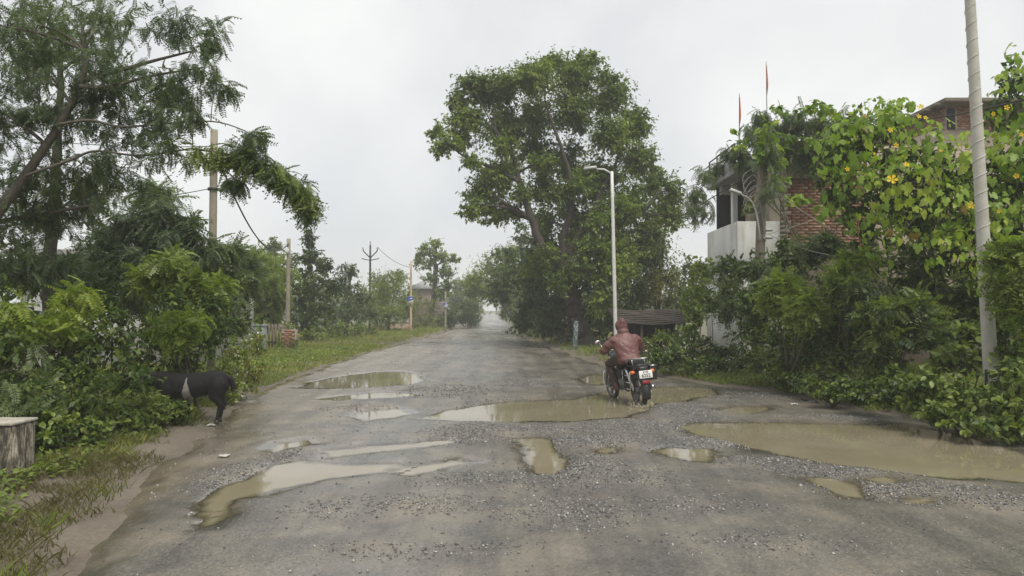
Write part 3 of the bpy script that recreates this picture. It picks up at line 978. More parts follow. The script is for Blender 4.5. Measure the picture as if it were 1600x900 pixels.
# whitewashed gate pillar in the right-hand bushes
p = at(1163, 530, 19.0)
t = thing('gate_pillar', (p[0], 19.0, 0), 'flaking whitewashed gate pillar showing through the right-hand bushes', 'pillar')
MB().box((p[0], 19.0, .95), (.42, .42, 1.9)).build('shaft', plain('flaking_whitewash', (.62, .62, .58), (.28, .27, .22), 7, .9, bumps=.3), t, bevel=.02)
MB().box((p[0], 19.0, 1.94), (.5, .5, .08)).build('cap', SLAB, t, bevel=.01)

# low dark shed by the big tree
SD = 25.0
sa, sb = at(968, 500, SD), at(1072, 500, SD)
t = thing('roadside_shed', ((sa[0] + sb[0]) / 2, SD + 1, 0), 'low dark roadside shed with sagging weathered roof beside the big tree', 'shed')
zr = at(1020, 503, SD)[2]
zr2 = at(1020, 487, SD + 1.8)[2]
ROOFD = plain('weathered_roof', (.04, .032, .026), (.08, .066, .054), 5, .85, bumps=.5)
npl = 9
for k in range(npl):
    y0 = SD - .1 + k * (2.0 / npl)
    za = zr + (zr2 + .15 - zr) * k / npl
    V = []
    n = 9
    for i in range(n):
        u = i / (n - 1)
        x = sa[0] - .15 + u * (sb[0] - sa[0] + .3)
        sag_ = -.07 * math.sin(math.pi * u) + .015 * math.sin(9 * u + k)
        V += [(x, y0, za + sag_), (x, y0 + .245, za + sag_ + .03), (x, y0 + .245, za + sag_ - .0), (x, y0, za + sag_ - .03)]
    F = []
    for i in range(n - 1):
        for j in range(4):
            F.append((4 * i + j, 4 * i + (j + 1) % 4, 4 * i + 4 + (j + 1) % 4, 4 * i + 4 + j))
    F += [(3, 2, 1, 0), (4 * n - 4, 4 * n - 3, 4 * n - 2, 4 * n - 1)]
    MB().add(V, F).build('roof_plank', ROOFD, t)
for xx in np.linspace(sa[0] + .05, sb[0] - .05, 4):
    MB().tube([(xx, SD + .15, -.1), (xx + .02, SD + .15, zr - .05)], .05, 8).build('post', WOOD, t)
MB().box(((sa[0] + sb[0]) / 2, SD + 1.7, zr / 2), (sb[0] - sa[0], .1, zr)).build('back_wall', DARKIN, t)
t['_o'] = [(sa[0] + sb[0]) / 2, SD + 1, 0]
MB().box((sa[0] + .55, SD + .32, .28), (1.0, .2, .62)).build('brick_base', MORTAR, t)
brick_face(t, sa[0] + .06, sa[0] + 1.05, 0, .58, SD + .215)

# red brick stub pillar, pale box and dark gate on the left verge
BD = 30.0
p = at(453, 533, BD)
t = thing('brick_stub', (p[0], BD, 0), 'squat broken red brick pillar overgrown on top, left verge', 'pillar')
MB().box((p[0], BD, .38), (.52, .46, 1.0)).build('core', MORTAR, t)
brick_face(t, p[0] - .30, p[0] + .30, 0, .88, BD - .24)
O, D, U = crown_points([(np.array([p[0] - .15, BD - .45, .18]), (.5, .2, .25)), (np.array([p[0] + .3, BD - .4, .3]), (.25, .2, .35))], 90, 6, .2)
mc = MB()
stamp_leaves(mc, SIMPLE, O, D, U, .10)
tag(mc.build('weeds', LEAF_MID, t), kind='stuff')
mc = MB()
O, D, U = crown_points([(np.array([p[0], BD, 1.05]), (.35, .3, .25))], 60, 6, .2)
stamp_leaves(mc, SIMPLE, O, D, U, .12)
mc.build('foliage', LEAF_MID, t)
p = at(404, 530, BD - 2)
t = thing('meter_box', (p[0], BD - 2, 0), 'pale grey-blue steel cabinet standing on the left verge', 'cabinet')
SHEET = plain('pale_blue_sheet', (.34, .39, .38), (.24, .28, .27), 5, .6)
MB().box((p[0], BD - 2, .58), (.54, .35, 1.0)).build('body', SHEET, t, bevel=.015)
MB().box((p[0], BD - 2.185, .58), (.46, .02, .88)).build('door', SHEET, t, bevel=.005)
MB().box((p[0], BD - 2, 1.11), (.62, .44, .05)).build('top', SHEET, t, bevel=.01)
for s in (-1, 1):
    MB().box((p[0] + s * .2, BD - 2, .03), (.06, .3, .14)).build('foot', METAL_D, t)
g0, g1 = at(415, 545, BD + .5), at(446, 545, BD + .5)
t = thing('slatted_gate', ((g0[0] + g1[0]) / 2, BD + .5, 0), 'dark wooden slat gate between the pale cabinet and the brick stub', 'gate')
for k in range(7):
    MB().box((g0[0] + (g1[0] - g0[0]) * k / 6, BD + .5, .62), (.07, .03, 1.0)).build('slat', WOOD, t)
for zz in (.35, .95):
    MB().box(((g0[0] + g1[0]) / 2, BD + .535, zz), (g1[0] - g0[0] + .1, .035, .08)).build('rail', WOOD, t)
for xx in (g0[0] - .08, g1[0] + .08):
    MB().box((xx, BD + .5, .6), (.1, .1, 1.3)).build('post', WOOD, t)

# culvert parapet block, bottom left
m, nt, b, out = _bsdf('stained_whitewash')
g = N(nt, 'ShaderNodeNewGeometry').outputs['Position']
mp = N(nt, 'ShaderNodeMapping')
mp.inputs['Scale'].default_value = (9, 9, 2.2)
nt.links.new(g, mp.inputs['Vector'])
nt.links.new(ramp(nt, noise(nt, 2.2, 6, 0.75, mp.outputs[0]), [(0.43, (.04, .036, .028)), (0.53, (.18, .155, .115)), (0.66, (.50, .46, .39))]), b.inputs['Base Color'])
b.inputs['Roughness'].default_value = .85
bump(nt, b, noise(nt, 30, 5, .7, g), .5, .02)
STAIN = m
bp0, bp1 = at(15, 700, 7.0), at(48, 700, 7.35)
t = thing('parapet_block', (bp0[0] - .5, 7.2, 0), 'stained whitewashed concrete parapet block at the left edge, nearest the camera', 'block')
zt_ = gnd(30, 742)[2] + .56
MB().box((bp0[0] - .6, 7.17, zt_ / 2 - .1), (1.25, .36, zt_ + .2)).build('body', STAIN, t, bevel=.025)
MB().box((bp0[0] - .6, 7.17, zt_ + .017), (1.27, .39, .03)).build('cap', plain('pale_cap', (.46, .44, .38), (.28, .26, .21), 12, .9, bumps=.4), t, bevel=.008)

# ================================================================== poles and wires
def conc_pole(name, lab, px, D, ytop, w, mat, lean=0.0, taper=.75, mark=None):
    p = at(px, 480, D)
    top = at(px, ytop, D)[2]
    t = thing(name, (p[0], D, 0), lab, 'pole')
    k = np.linspace(0, 1, 7)
    P = np.c_[p[0] + lean * (1 - k) * -1, np.full(7, D), -.2 + (top + .2) * k]
    MB().tube(P, np.linspace(w / 2, w / 2 * taper, 7), 4 if mark == 'sq' else 12).build('shaft', mat, t, smooth=mark != 'sq')
    return t, np.array([p[0], D, top])
# pole in the left fronds
t, pt1 = conc_pole('utility_pole', 'pale concrete electricity pole among the left-hand fronds, nearest on the left', 331, 17, 203, .20, CONC, taper=.85)
MB().box((pt1[0] + .18, 16.95, pt1[2] - .75), (.10, .12, .34)).build('meter', PLASTER_B, t, bevel=.01)
for zz in (-.95, -1.45):
    MB().lathe([(.135, -.03), (.135, .03), (.12, .03)], (pt1[0], 17, pt1[2] + zz), 'Z', 12).build('clamp', METAL_D, t)
MB().tube([(pt1[0] + .1, 16.9, pt1[2] - .92), (pt1[0] + .3, 16.9, pt1[2] - 1.0)], .015, 6).build('bracket', METAL_D, t)
mc = MB()
for k in range(3):
    a = np.array([pt1[0] + .16 + .03 * k, 16.88, pt1[2] - .8])
    mc.tube(smooth_path([a, a + (.08, 0, -.25 - .05 * k), a + (.22, 0, -.2), a + (.14, 0, -.05 + .06 * k)], 12), .008, 5)
mc.build('cable_loop', WIRE, t)
# second pole with a bulb
t, pt2 = conc_pole('lamp_post', 'short concrete pole with a white bulb at the top, left verge', 450, 31, 373, .20, CONC, taper=.85)
MB().lathe([(.03, .12), (.06, .06), (.095, -.03), (.09, -.12), (.04, -.18)], (pt2[0] - .02, 30.86, pt2[2] - .5), 'Z', 14).build('bulb', WHITE, t, smooth=True)
MB().tube([(pt2[0] - .02, 30.9, pt2[2] - .3), (pt2[0] - .02, 30.86, pt2[2] - .4)], .03, 8).build('bulb_holder', METAL_D, t)
# far line pole with cross arms
t, pt3 = conc_pole('line_pole', 'dark steel line pole with V-shaped cross arms above the left trees', 578, 60, 383, .22, METAL_D, taper=.7)
for s in (-1, 1):
    MB().tube([(pt3[0], 60, pt3[2] - 1.1), (pt3[0] + s * .55, 60, pt3[2] - .55), (pt3[0] + s * .62, 60, pt3[2] - .35)], .05, 6).build('cross_arm', METAL_D, t)
    MB().tube([(pt3[0], 60, pt3[2] - 1.3), (pt3[0] + s * .75, 60, pt3[2] - 1.15)], .04, 6).build('brace', METAL_D, t)
    MB().lathe([(.05, 0), (.09, .05), (.06, .12), (.09, .17), (.03, .24)], (pt3[0] + s * .62, 60, pt3[2] - .36), 'Z', 10).build('insulator', WHITE, t)
MB().tube([(pt3[0], 60, pt3[2] - .05), (pt3[0], 60, pt3[2] + .35)], .03, 6).build('spike', METAL_D, t)
# two poles with small signboards
POLE_P = plain('pink_yellow_pole', (.52, .40, .27), (.46, .31, .22), 1.2, .8)
for (px, D, yt, sy0, sy1, sw, lab, mt) in ((642, 51, 408, 463, 477, 10, 'yellowish pole carrying a blue and pale yellow signboard, left of the distant road', POLE_P),
                                          (696, 60, 456, 473, 481, 8, 'grey pole carrying a small blue and white signboard, nearest the distant road', CONC)):
    t, pt_ = conc_pole('sign_pole', lab, px, D, yt, .17, mt, taper=.9)
    z0, z1 = at(px, sy1, D)[2], at(px, sy0, D)[2]
    w = sw * D / FPX
    sg = MB().box((pt_[0] - .03, D - .12, (z0 + z1) / 2), (w, .03, z1 - z0)).build('signboard', SIGN_PALE if px < 660 else WHITE, t)
    zm = z0 + (z1 - z0) * .5
    MB().add([(pt_[0] - .03 - w / 2, D - .1385, zm - .08), (pt_[0] - .03 + w / 2, D - .1385, zm + .08), (pt_[0] - .03 + w / 2, D - .1385, z1 - .01), (pt_[0] - .03 - w / 2, D - .1385, z1 - .01)], [(0, 1, 2, 3)]).build('printed_band', TEXT_BLUE, sg)
    MB().box((pt_[0] + .02, D - .1425, zm + (z1 - zm) * .45), (w * .4, .004, (z1 - zm) * .22), ry=-.3).build('printed_mark', WHITE, sg)
# brown pole by the brick house with lamp arm
t, pt4 = conc_pole('utility_pole', 'brown concrete pole with vines in front of the brick house', 1196, 18, 200, .27, CONC_D, taper=.8, lean=.25)
p0, p1, p2, p3 = at(1186, 358, 17.8), at(1181, 330, 17.8), at(1172, 312, 17.8), at(1152, 301, 17.7)
MB().tube(smooth_path([p0 + (.06, .1, -.3), p0, p1, p2, p3], 20), .021, 8).build('lamp_arm', GALV, t, smooth=True)
ml = MB()
ml.box((p3 + at(1146, 298, 17.7)) / 2, (.30, .14, .07), ry=.35)
ml.build('lamp_head', GALV, t, bevel=.015)
mc = MB()
for k in range(5):
    a = at(1188, 285 + 8 * k, 17.82)
    q = [a, a + (-.35 + .08 * k, -.03, -.25), a + (-.45, -.05, .15 - .1 * k), a + (-.1, 0, .3), a + (.12, 0, -.5 - .1 * k), a + (.1, 0, -.9)]
    mc.tube(smooth_path(q, 22), .009, 5)
mc.build('cable_loop', WIRE_G, t)
for yy in (360, 372):
    p = at(1196, yy, 18)
    MB().lathe([(.165, -.02), (.165, .02), (.15, .02)], (p[0] + .02, 18, p[2]), 'Z', 12).build('clamp', GALV, t)
# street light by the big tree
p = at(963, 540, 24)
top = at(956, 268, 24)
t = thing('street_light', (p[0], 24, 0), 'slim white street light pole with side arm before the big tree', 'street light')
k = np.linspace(0, 1, 8)
MB().tube(np.c_[p[0] + (top[0] - p[0]) * k, np.full(8, 24.0), -.1 + (top[2] + .1) * k], np.linspace(.068, .052, 8), 12).build('shaft', WHITE, t, smooth=True)
a1 = at(932, 264, 24)
MB().tube([top - (0, 0, .08), (top + a1) / 2 + (0, 0, .03), a1], .03, 8).build('arm', WHITE, t, smooth=True)
a2 = at(912, 261, 24)
MB().box((a1 + a2) / 2, (.44, .16, .09), ry=-.12).build('lamp_head', GALV, t, bevel=.02)
MB().lathe([(.13, -.1), (.13, .05), (.09, .09), (.07, .09)], (p[0], 24, .0), 'Z', 12).build('base', CONC, t)
# near right pole wound with wire
PD = 10.5
ptop = at(1519, 60, PD)
pbot = at(1553, 672, PD)
d = (ptop - pbot) / (ptop[2] - pbot[2])
zmax = 8.2
t = thing('street_pole', (pbot[0], PD, 0), 'near concrete street pole wound with white wire at the right edge', 'pole')
kz = np.linspace(-.2, zmax, 14)
PP_ = pbot[None] + d[None] * (kz - pbot[2])[:, None]
sh = MB().tube(PP_, np.linspace(.105, .062, 14), 16).build('shaft', plain('pole_cement', (.50, .49, .44), (.36, .345, .29), 4, .75, bumps=.3, bscale=60), t, smooth=True)
z0, z1 = 2.0, zmax - .05
th = np.linspace(0, 1, 700)
wz = z0 + (z1 - z0) * th
wr = np.interp(wz, kz, np.linspace(.105, .062, 14)) + .006
turns = 24
ax = pbot[None] + d[None] * (wz - pbot[2])[:, None]
MB().tube(ax + np.c_[np.cos(th * turns * 6.283) * wr, np.sin(th * turns * 6.283) * wr, np.zeros(700)], .0045, 5).build('wound_wire', WHITE, t)
MB().tube(smooth_path([pbot + d * .9 + (-.10, -.05, 0), pbot + d * .6 + (-.12, -.06, 0), pbot + d * .15 + (-.11, -.05, 0)], 8), .018, 6).build('cable_conduit', WIRE, t)
MB().lathe([(.2, -.1), (.2, .1), (.15, .16), (.1, .16)], (pbot[0], PD, 0), 'Z', 14).build('base', CONC, t)
# painted post against the big tree
p = at(899, 536, 30)
t = thing('painted_post', (p[0], 30, 0), 'narrow pale blue and white painted post leaning beside the big trunk', 'post')
m, nt, b, out = _bsdf('painted_letters')
g = N(nt, 'ShaderNodeNewGeometry').outputs['Position']
mp = N(nt, 'ShaderNodeMapping')
mp.inputs['Scale'].default_value = (1, 1, .8)
nt.links.new(g, mp.inputs['Vector'])
vo = N(nt, 'ShaderNodeTexVoronoi', Scale=14.0)
nt.links.new(mp.outputs[0], vo.inputs['Vector'])
nt.links.new(ramp(nt, vo.outputs['Distance'], [(.25, (.30, .34, .34)), (.5, (.06, .09, .11))]), b.inputs['Base Color'])
b.inputs['Roughness'].default_value = .7
MB().box((p[0], 30, .55), (.19, .06, 1.4), ry=.05).build('board', m, t, bevel=.004)
MB().box((p[0] + .02, 30.06, .5), (.05, .05, 1.2)).build('stake', WOOD, t)
# small white marker post far right of the road
for (px, D, h_, lab) in ((843, 56, 1.3, 'slim white marker post at the right-hand road edge, far ahead'), (533, 44, 1.1, 'slim pale fence post on the far left verge')):
    p = at(px, 515, D)
    t = thing('marker_post', (p[0], D, 0), lab, 'post')
    MB().box((p[0], D, h_ / 2), (.13, .13, h_)).build('shaft', WHITE, t, bevel=.01)
    MB().add([(p[0] - .07, D - .07, h_), (p[0] + .07, D - .07, h_), (p[0] + .07, D + .07, h_), (p[0] - .07, D + .07, h_), (p[0], D, h_ + .08)], [(0, 1, 4), (1, 2, 4), (2, 3, 4), (3, 0, 4), (3, 2, 1, 0)]).build('tip', WHITE, t)
def wire(lab, A, B, sag_, r=.012, mat=WIRE):
    A, B = np.asarray(A, float), np.asarray(B, float)
    u = np.linspace(0, 1, 30)[:, None]
    P = A + (B - A) * u - np.array([0, 0, 1]) * sag_ * 4 * u * (1 - u)
    tag(MB().tube(P, r, 5).build('overhead_wire', mat, smooth=True), lab, 'wire')
wire('sagging black cable from the left electricity pole to the bulb pole', pt1 + (.25, -.1, -.95), pt2 + (0, 0, -.2), 1.0, .022)
wire('thin cable leaving the left electricity pole towards the left edge', pt1 + (-.1, -.05, -1.45), at(-60, 330, 16), .15, .010)
wire('thin wire crossing behind the left tree from the pole', pt1 + (-.1, 0, -.4), at(-60, 200, 22), .2, .010)
wire('faint wire from the line pole to the yellowish sign pole', pt3 + (.6, 0, -.15), at(642, 418, 51), .3, .018)
wire('faint wire between the two signboard poles', at(642, 412, 51), at(696, 458, 60), .25, .015)
wire('dark cable sloping from the brown pole out over the hanging leaves', at(1190, 262, 17.9), at(960, 395, 26), .05, .014)
wire('thin white wire from the brown pole down into the vines', at(1200, 365, 17.8), at(1420, 400, 12.5), .25, .007, WIRE_G)
wire('white wire rising from the brown pole towards the brick wall', at(1200, 290, 17.8), at(1330, 372, 16), .1, .007, WIRE_G)
wire('pale wire crossing the brick wall from the brown pole', at(1190, 368, 17.8), at(1370, 300, 17.5), .1, .008, WIRE_G)
wire('black cable passing right of the near street pole', at(1400, 192, 14), at(1700, 128, 9), .08, .012)
# ================================================================== vegetation
# ---- the big tree
def pl(L, D): return [at(x, y, D) for x, y in L]
TD = 32.0
big = pxblobs([(722, 192, 32, 40, 34), (700, 225, 31, 28, 20), (765, 145, 33, 48, 38), (735, 128, 32, 26, 20), (828, 125, 32, 48, 34), (888, 118, 33, 46, 32), (945, 145, 33, 42, 38), (985, 195, 33, 34, 36),
               (992, 250, 33, 40, 36), (1028, 288, 34, 30, 30), (955, 210, 32, 42, 38), (900, 175, 33, 48, 42), (845, 190, 34, 46, 40), (785, 200, 33, 46, 40),
               (735, 252, 31, 22, 14), (762, 300, 32, 40, 30), (735, 325, 31, 22, 20), (790, 265, 33, 34, 30), (880, 250, 34.5, 44, 38), (940, 280, 33, 44, 38), (985, 320, 33, 42, 36), (1035, 335, 34, 28, 26),
               (842, 300, 34.5, 34, 32), (905, 335, 34, 42, 38), (960, 375, 33, 40, 36), (770, 335, 32, 24, 16), (860, 95, 33, 30, 16), (915, 95, 33, 30, 16), (1050, 300, 34, 20, 30), (1055, 345, 34, 18, 20), (925, 385, 31, 36, 30), (955, 430, 31, 36, 32), (975, 400, 31.2, 34, 34), (895, 375, 33.5, 30, 26), (938, 470, 31, 26, 26), (850, 345, 33.5, 26, 26), (835, 235, 34.5, 34, 28), (1005, 365, 33, 34, 30), (680, 205, 31.5, 16, 14), (715, 155, 32, 22, 18), (965, 330, 31.5, 34, 28), (862, 398, 31, 22, 20), (905, 418, 30.8, 28, 24), (872, 440, 30.8, 22, 20), (838, 415, 32.5, 26, 24), (935, 350, 31, 30, 26), (800, 330, 32, 26, 22), (815, 300, 31.2, 18, 18), (870, 300, 31.5, 24, 22), (850, 255, 31.3, 26, 20), (905, 290, 31.5, 28, 24), (790, 230, 31, 26, 20), (775, 270, 31.5, 30, 22)], )
main_tr = ([at(922, 556, TD), at(912, 520, TD), at(902, 490, TD), at(890, 450, TD), at(880, 410, TD)], [.46, .37, .33, .31, .28])
limbs = [(pl([(888, 440), (862, 405), (842, 375), (827, 330), (810, 280), (800, 240), (775, 205)], 31.5), [.22, .21, .19, .16, .13, .09, .05]),
         (pl([(882, 415), (878, 375), (890, 340), (893, 290), (880, 240), (862, 190), (850, 150)], 32), [.2, .18, .15, .12, .09, .06, .03]),
         (pl([(884, 405), (905, 365), (925, 335), (938, 300), (960, 260), (975, 220)], 32.3), [.17, .15, .12, .1, .07, .04]),
         (pl([(825, 340), (790, 318), (760, 300)], 31.5), [.12, .09, .05]),
         (pl([(812, 285), (770, 262), (735, 250), (705, 230)], 31.3), [.10, .08, .05, .03]),
         (pl([(905, 365), (950, 345), (1000, 335), (1030, 300)], 32.5), [.14, .12, .08, .04])]
tree('neem_tree', 'tall spreading roadside tree with open crown and dark leaning trunk', 'tree', at(920, 548, TD) * (1, 1, 0), [main_tr] + limbs, big,
     (SIMPLE, LEAF_BIG, .15, 90, 13, .45), BARK, .07, twigs=6)

# ---- trees behind and along the right-hand side (the dark tunnel)
def simple_tree(name, lab, px, D, blobs, leaves, r=.2, bark=BARK, group=None, base_px=None, cat='tree'):
    cl = pxblobs(blobs)
    cs = np.array([c for c, r_ in cl])
    b0 = at(px, 520, D)
    b0[2] = -.1
    topc = cs[np.argmax(cs[:, 2])]
    tr = [([b0, b0 * .5 + cs.mean(0) * .5 + (0, 0, -.3), cs.mean(0)], [r, r * .8, r * .55]), ([b0 * .5 + cs.mean(0) * .5 + (0, 0, -.3), cs.mean(0) * .4 + topc * .6, topc], [r * .7, r * .45, r * .2])]
    return tree(name, lab, cat, b0 * (1, 1, 0), tr, cl, leaves, bark, r * .35, group, 4)
simple_tree('dense_tree', 'dark dense tree filling in behind the leaning trunk', 880, 35, [(850, 420, 36, 40, 45), (900, 430, 35.5, 45, 45), (940, 470, 35, 45, 45), (870, 480, 37, 45, 40), (985, 440, 35, 35, 50), (960, 400, 36, 40, 35), (830, 470, 38, 30, 30), (925, 510, 34.5, 40, 25), (975, 500, 34, 35, 30), (855, 372, 36, 25, 25), (860, 510, 36, 34, 24), (1010, 510, 34, 30, 22), (840, 430, 37, 30, 34), (815, 500, 39, 22, 22), (1000, 400, 35, 30, 30)],
            [(SIMPLE, LEAF_DARK, .19, 42, 11, .4)], .25)
simple_tree('flowering_tree', 'tree with yellow blossom tinge right of the street light pole', 1030, 37, [(1020, 380, 37, 38, 40), (1045, 340, 38, 25, 25), (1040, 430, 37, 35, 40), (1000, 470, 37, 35, 35), (1050, 480, 37, 25, 28), (995, 410, 37, 28, 35), (1015, 445, 36, 30, 30)],
            [(SIMPLE, LEAF_YELLOW, .17, 42, 10, .4)], .2)
simple_tree('roadside_tree', 'round dark tree leaning over the road just beyond the big tree', 845, 48, [(830, 400, 48, 40, 35), (800, 430, 47, 38, 34), (850, 450, 48, 40, 40), (780, 455, 48, 26, 22), (830, 490, 48, 28, 24), (790, 398, 49, 22, 20), (815, 365, 49, 18, 18)],
            [(SIMPLE, LEAF_DARK, .22, 30, 10, .4)], .25)
simple_tree('roadside_tree', 'feathery lighter green tree with bare twig tips overhanging the far road', 815, 66, [(770, 415, 66, 34, 24), (800, 400, 68, 30, 22), (745, 435, 64, 24, 20), (770, 448, 66, 36, 22), (740, 455, 66, 20, 16), (760, 462, 72, 24, 14), (735, 440, 70, 20, 18), (805, 450, 68, 34, 30), (790, 480, 68, 16, 24)],
            [(SIMPLE_N, LEAF_MID, .26, 22, 10, .3)], .22)
simple_tree('roadside_tree', 'farthest tree closing the leafy tunnel on its right', 803, 95, [(790, 445, 95, 26, 22), (770, 455, 92, 20, 14), (803, 470, 95, 16, 22), (815, 450, 97, 22, 26)],
            [(SIMPLE, LEAF_MID, .30, 24, 10, .3)], .25)
simple_tree('roadside_tree', 'pale hazy tree on the far left side of the tunnel', 735, 105, [(725, 455, 105, 24, 20), (745, 448, 108, 18, 14), (735, 480, 105, 20, 18), (712, 470, 102, 14, 20)],
            [(SIMPLE, LEAF_FAR, .32, 26, 9, .3)], .25)
shrub('roadside_bush', 'leafy bush hiding the trunk foot at the right verge before the tunnel', 'bush', [(850, 505, 42, 30, 20), (825, 508, 46, 18, 14), (875, 512, 38, 24, 22), (840, 488, 44, 26, 20)], [(SIMPLE, LEAF_DARK, .18, 40, 9, .3)])
shrub('roadside_bush', 'pale green bush patch low on the right verge past the marker post', 'bush', [(822, 500, 52, 14, 12), (835, 495, 54, 16, 16), (812, 508, 56, 10, 10)], [(SIMPLE, LEAF_MID, .2, 34, 9, .3)])
# ---- left, far to near
simple_tree('lone_tree', 'slender open-crowned tree standing behind the signboard poles', 672, 70, [(668, 388, 70, 18, 12), (690, 398, 70, 16, 12), (665, 410, 70, 20, 14), (695, 420, 70, 18, 16), (672, 435, 70, 16, 12), (700, 445, 70, 12, 12), (655, 398, 70, 10, 10), (680, 380, 70, 12, 9), (710, 405, 70, 9, 9), (690, 460, 70, 16, 12)],
            [(SIMPLE, LEAF_BIG, .26, 22, 9, .4)], .28)
shrub('dome_bush', 'dome-shaped light green thorn tree beneath the line pole', 'bush', [(610, 450, 56, 34, 28), (585, 470, 55, 26, 28), (635, 475, 56, 22, 30), (605, 490, 54, 40, 22), (590, 440, 57, 20, 16), (622, 432, 57, 18, 12)], [(SIMPLE_N, LEAF_MID, .2, 40, 10, .5)], stem_r=.08, r_lim=.06)
shrub('roadside_bush', 'dense dark bush at the left road edge by the grey sign pole', 'bush', [(715, 492, 68, 24, 18), (735, 495, 72, 16, 16), (700, 500, 66, 18, 12), (742, 500, 80, 12, 14), (725, 478, 74, 16, 10), (738, 478, 82, 14, 14)], [(SIMPLE, LEAF_DARK, .22, 34, 10, .4)], stem_r=.05)
shrub('roadside_bush', 'dry brownish bush between the two signboard poles', 'bush', [(665, 500, 63, 20, 14), (650, 510, 61, 12, 8), (680, 504, 66, 14, 12), (672, 478, 68, 16, 16), (655, 470, 70, 12, 14)], [(SIMPLE_N, LEAF_YELLOW, .2, 34, 9, .3)])
tree('dark_tree', 'dark bushy tree right of the bulb pole with pointed top', 'tree', np.array([-11.2, 38, 0.]), [([np.array([-11.2, 38, -.1]), at(488, 470, 38), at(482, 380, 38)], [.2, .14, .05])],
     pxblobs([(482, 375, 38, 14, 16), (485, 405, 38, 24, 22), (490, 440, 38, 32, 26), (500, 475, 38, 38, 28), (470, 460, 37, 22, 26), (520, 450, 39, 22, 20), (508, 415, 39, 18, 16), (480, 500, 37, 36, 22)]), [(SIMPLE, LEAF_DARK, .2, 42, 10, .35)], BARK, .05)
tree('drooping_tree', 'loose drooping tree between the dark bushy tree and the dome bush', 'tree', np.array([-10.4, 44, 0.]), [([np.array([-10.4, 44, -.1]), at(545, 470, 44), at(548, 420, 44)], [.16, .1, .04])],
     pxblobs([(545, 425, 44, 20, 12), (535, 450, 44, 26, 16), (558, 465, 44, 26, 18), (540, 485, 43, 32, 20), (570, 490, 45, 22, 18), (525, 500, 42, 20, 18)]), [(SIMPLE_N, LEAF_BLUE, .24, 34, 10, .6)], BARK, .05)
shrub('verge_bush', 'row-end bush with pale stems on the left verge below the drooping tree', 'bush', [(520, 515, 40, 26, 16), (555, 515, 42, 22, 14), (490, 520, 36, 24, 16), (580, 516, 46, 18, 12)], [(SIMPLE, LEAF_MID, .16, 40, 8, .3)])
simple_tree('hazy_tree', 'pale misty tree top behind the bulb pole', 415, 48, [(420, 400, 50, 34, 22), (398, 415, 50, 24, 26), (440, 420, 48, 28, 28), (410, 450, 48, 40, 30), (428, 385, 50, 10, 14)], [(SIMPLE, LEAF_FAR, .24, 26, 10, .3)], .2)
# feathery leucaena left of the bulb pole
def frond_plant(name, lab, blobs, mat, L, dens, per, droop=.35, T=None, group=None, mat2=None, cat='shrub', base=None, stem_r=.03):
    cl = pxblobs(blobs)
    cs = np.array([c for c, r in cl])
    b0 = np.array([cs[:, 0].mean() * 1.05, cs[:, 1].mean() + 1.0, 0.]) if base is None else np.asarray(base, float)
    tr = []
    for k in range(3):
        top = cs[rng.integers(0, len(cs))]
        b1 = b0 + (rng.normal(0, .15), rng.normal(0, .15), -.06)
        tr.append(([b1, b1 * .5 + top * .5 + rng.normal(0, .1, 3) * (1, 1, 0), top], [stem_r * 1.4, stem_r * .8, stem_r * .15]))
    return tree(name, lab, cat, b0, tr, cl, [(T or FRONDS_B, mat, L, dens, per, droop)] + ([(T or FRONDS_B, mat2, L * .9, dens * .3, per, droop)] if mat2 else []), TWIG, stem_r, group, 4, crown_name='foliage')
frond_plant('feathery_shrub', 'bright feathery-leaved shrub left of the bulb pole', [(420, 430, 33, 34, 26), (390, 450, 33, 34, 30), (430, 465, 33, 24, 24), (375, 480, 33, 34, 30), (405, 495, 33, 32, 16), (350, 450, 32, 30, 30), (360, 415, 32, 30, 22), (400, 410, 33, 24, 18)], LEAF_MID, .5, 16, 5, .4, mat2=LEAF_BRIGHT)
frond_plant('feathery_tree', 'bushy dull green feathery tree in front of the left electricity pole', [(250, 330, 14, 40, 36), (215, 350, 14, 40, 40), (280, 360, 14, 44, 36), (310, 380, 14, 30, 40), (240, 385, 14, 46, 40), (200, 400, 14, 34, 34), (290, 420, 14, 46, 34), (330, 420, 15, 34, 30), (235, 300, 14.5, 30, 20), (350, 395, 15, 26, 18), (165, 370, 14, 34, 40), (140, 420, 14, 40, 36), (345, 440, 15, 36, 36), (375, 400, 16, 24, 20), (380, 440, 16, 26, 30), (290, 470, 14, 50, 36), (210, 450, 14, 50, 40), (350, 490, 15, 34, 30)], LEAF_BLUE, .34, 26, 6, .45, T=FRONDS, stem_r=.045, cat='tree')
frond_plant('feathery_shrub', 'yellow-green feathery spray hanging over the goat', [(285, 520, 10.8, 26, 26), (300, 500, 11, 20, 18), (262, 505, 10.8, 22, 20)], LEAF_BRIGHT, .24, 14, 3, .7)
frond_plant('feathery_shrub', 'yellow-green feathery spray near the left edge below the leaning tree', [(45, 510, 9.0, 26, 22), (120, 460, 9.4, 26, 18), (100, 500, 9.2, 30, 22), (25, 480, 9, 24, 20)], LEAF_BRIGHT, .22, 11, 3, .7)
frond_plant('feathery_shrub', 'light green feathery shrub under the left electricity pole', [(265, 410, 12.8, 26, 20), (240, 435, 13, 24, 20), (330, 455, 13, 30, 26), (300, 450, 12.8, 26, 22)], LEAF_MID, .3, 22, 5, .5, mat2=LEAF_BRIGHT)
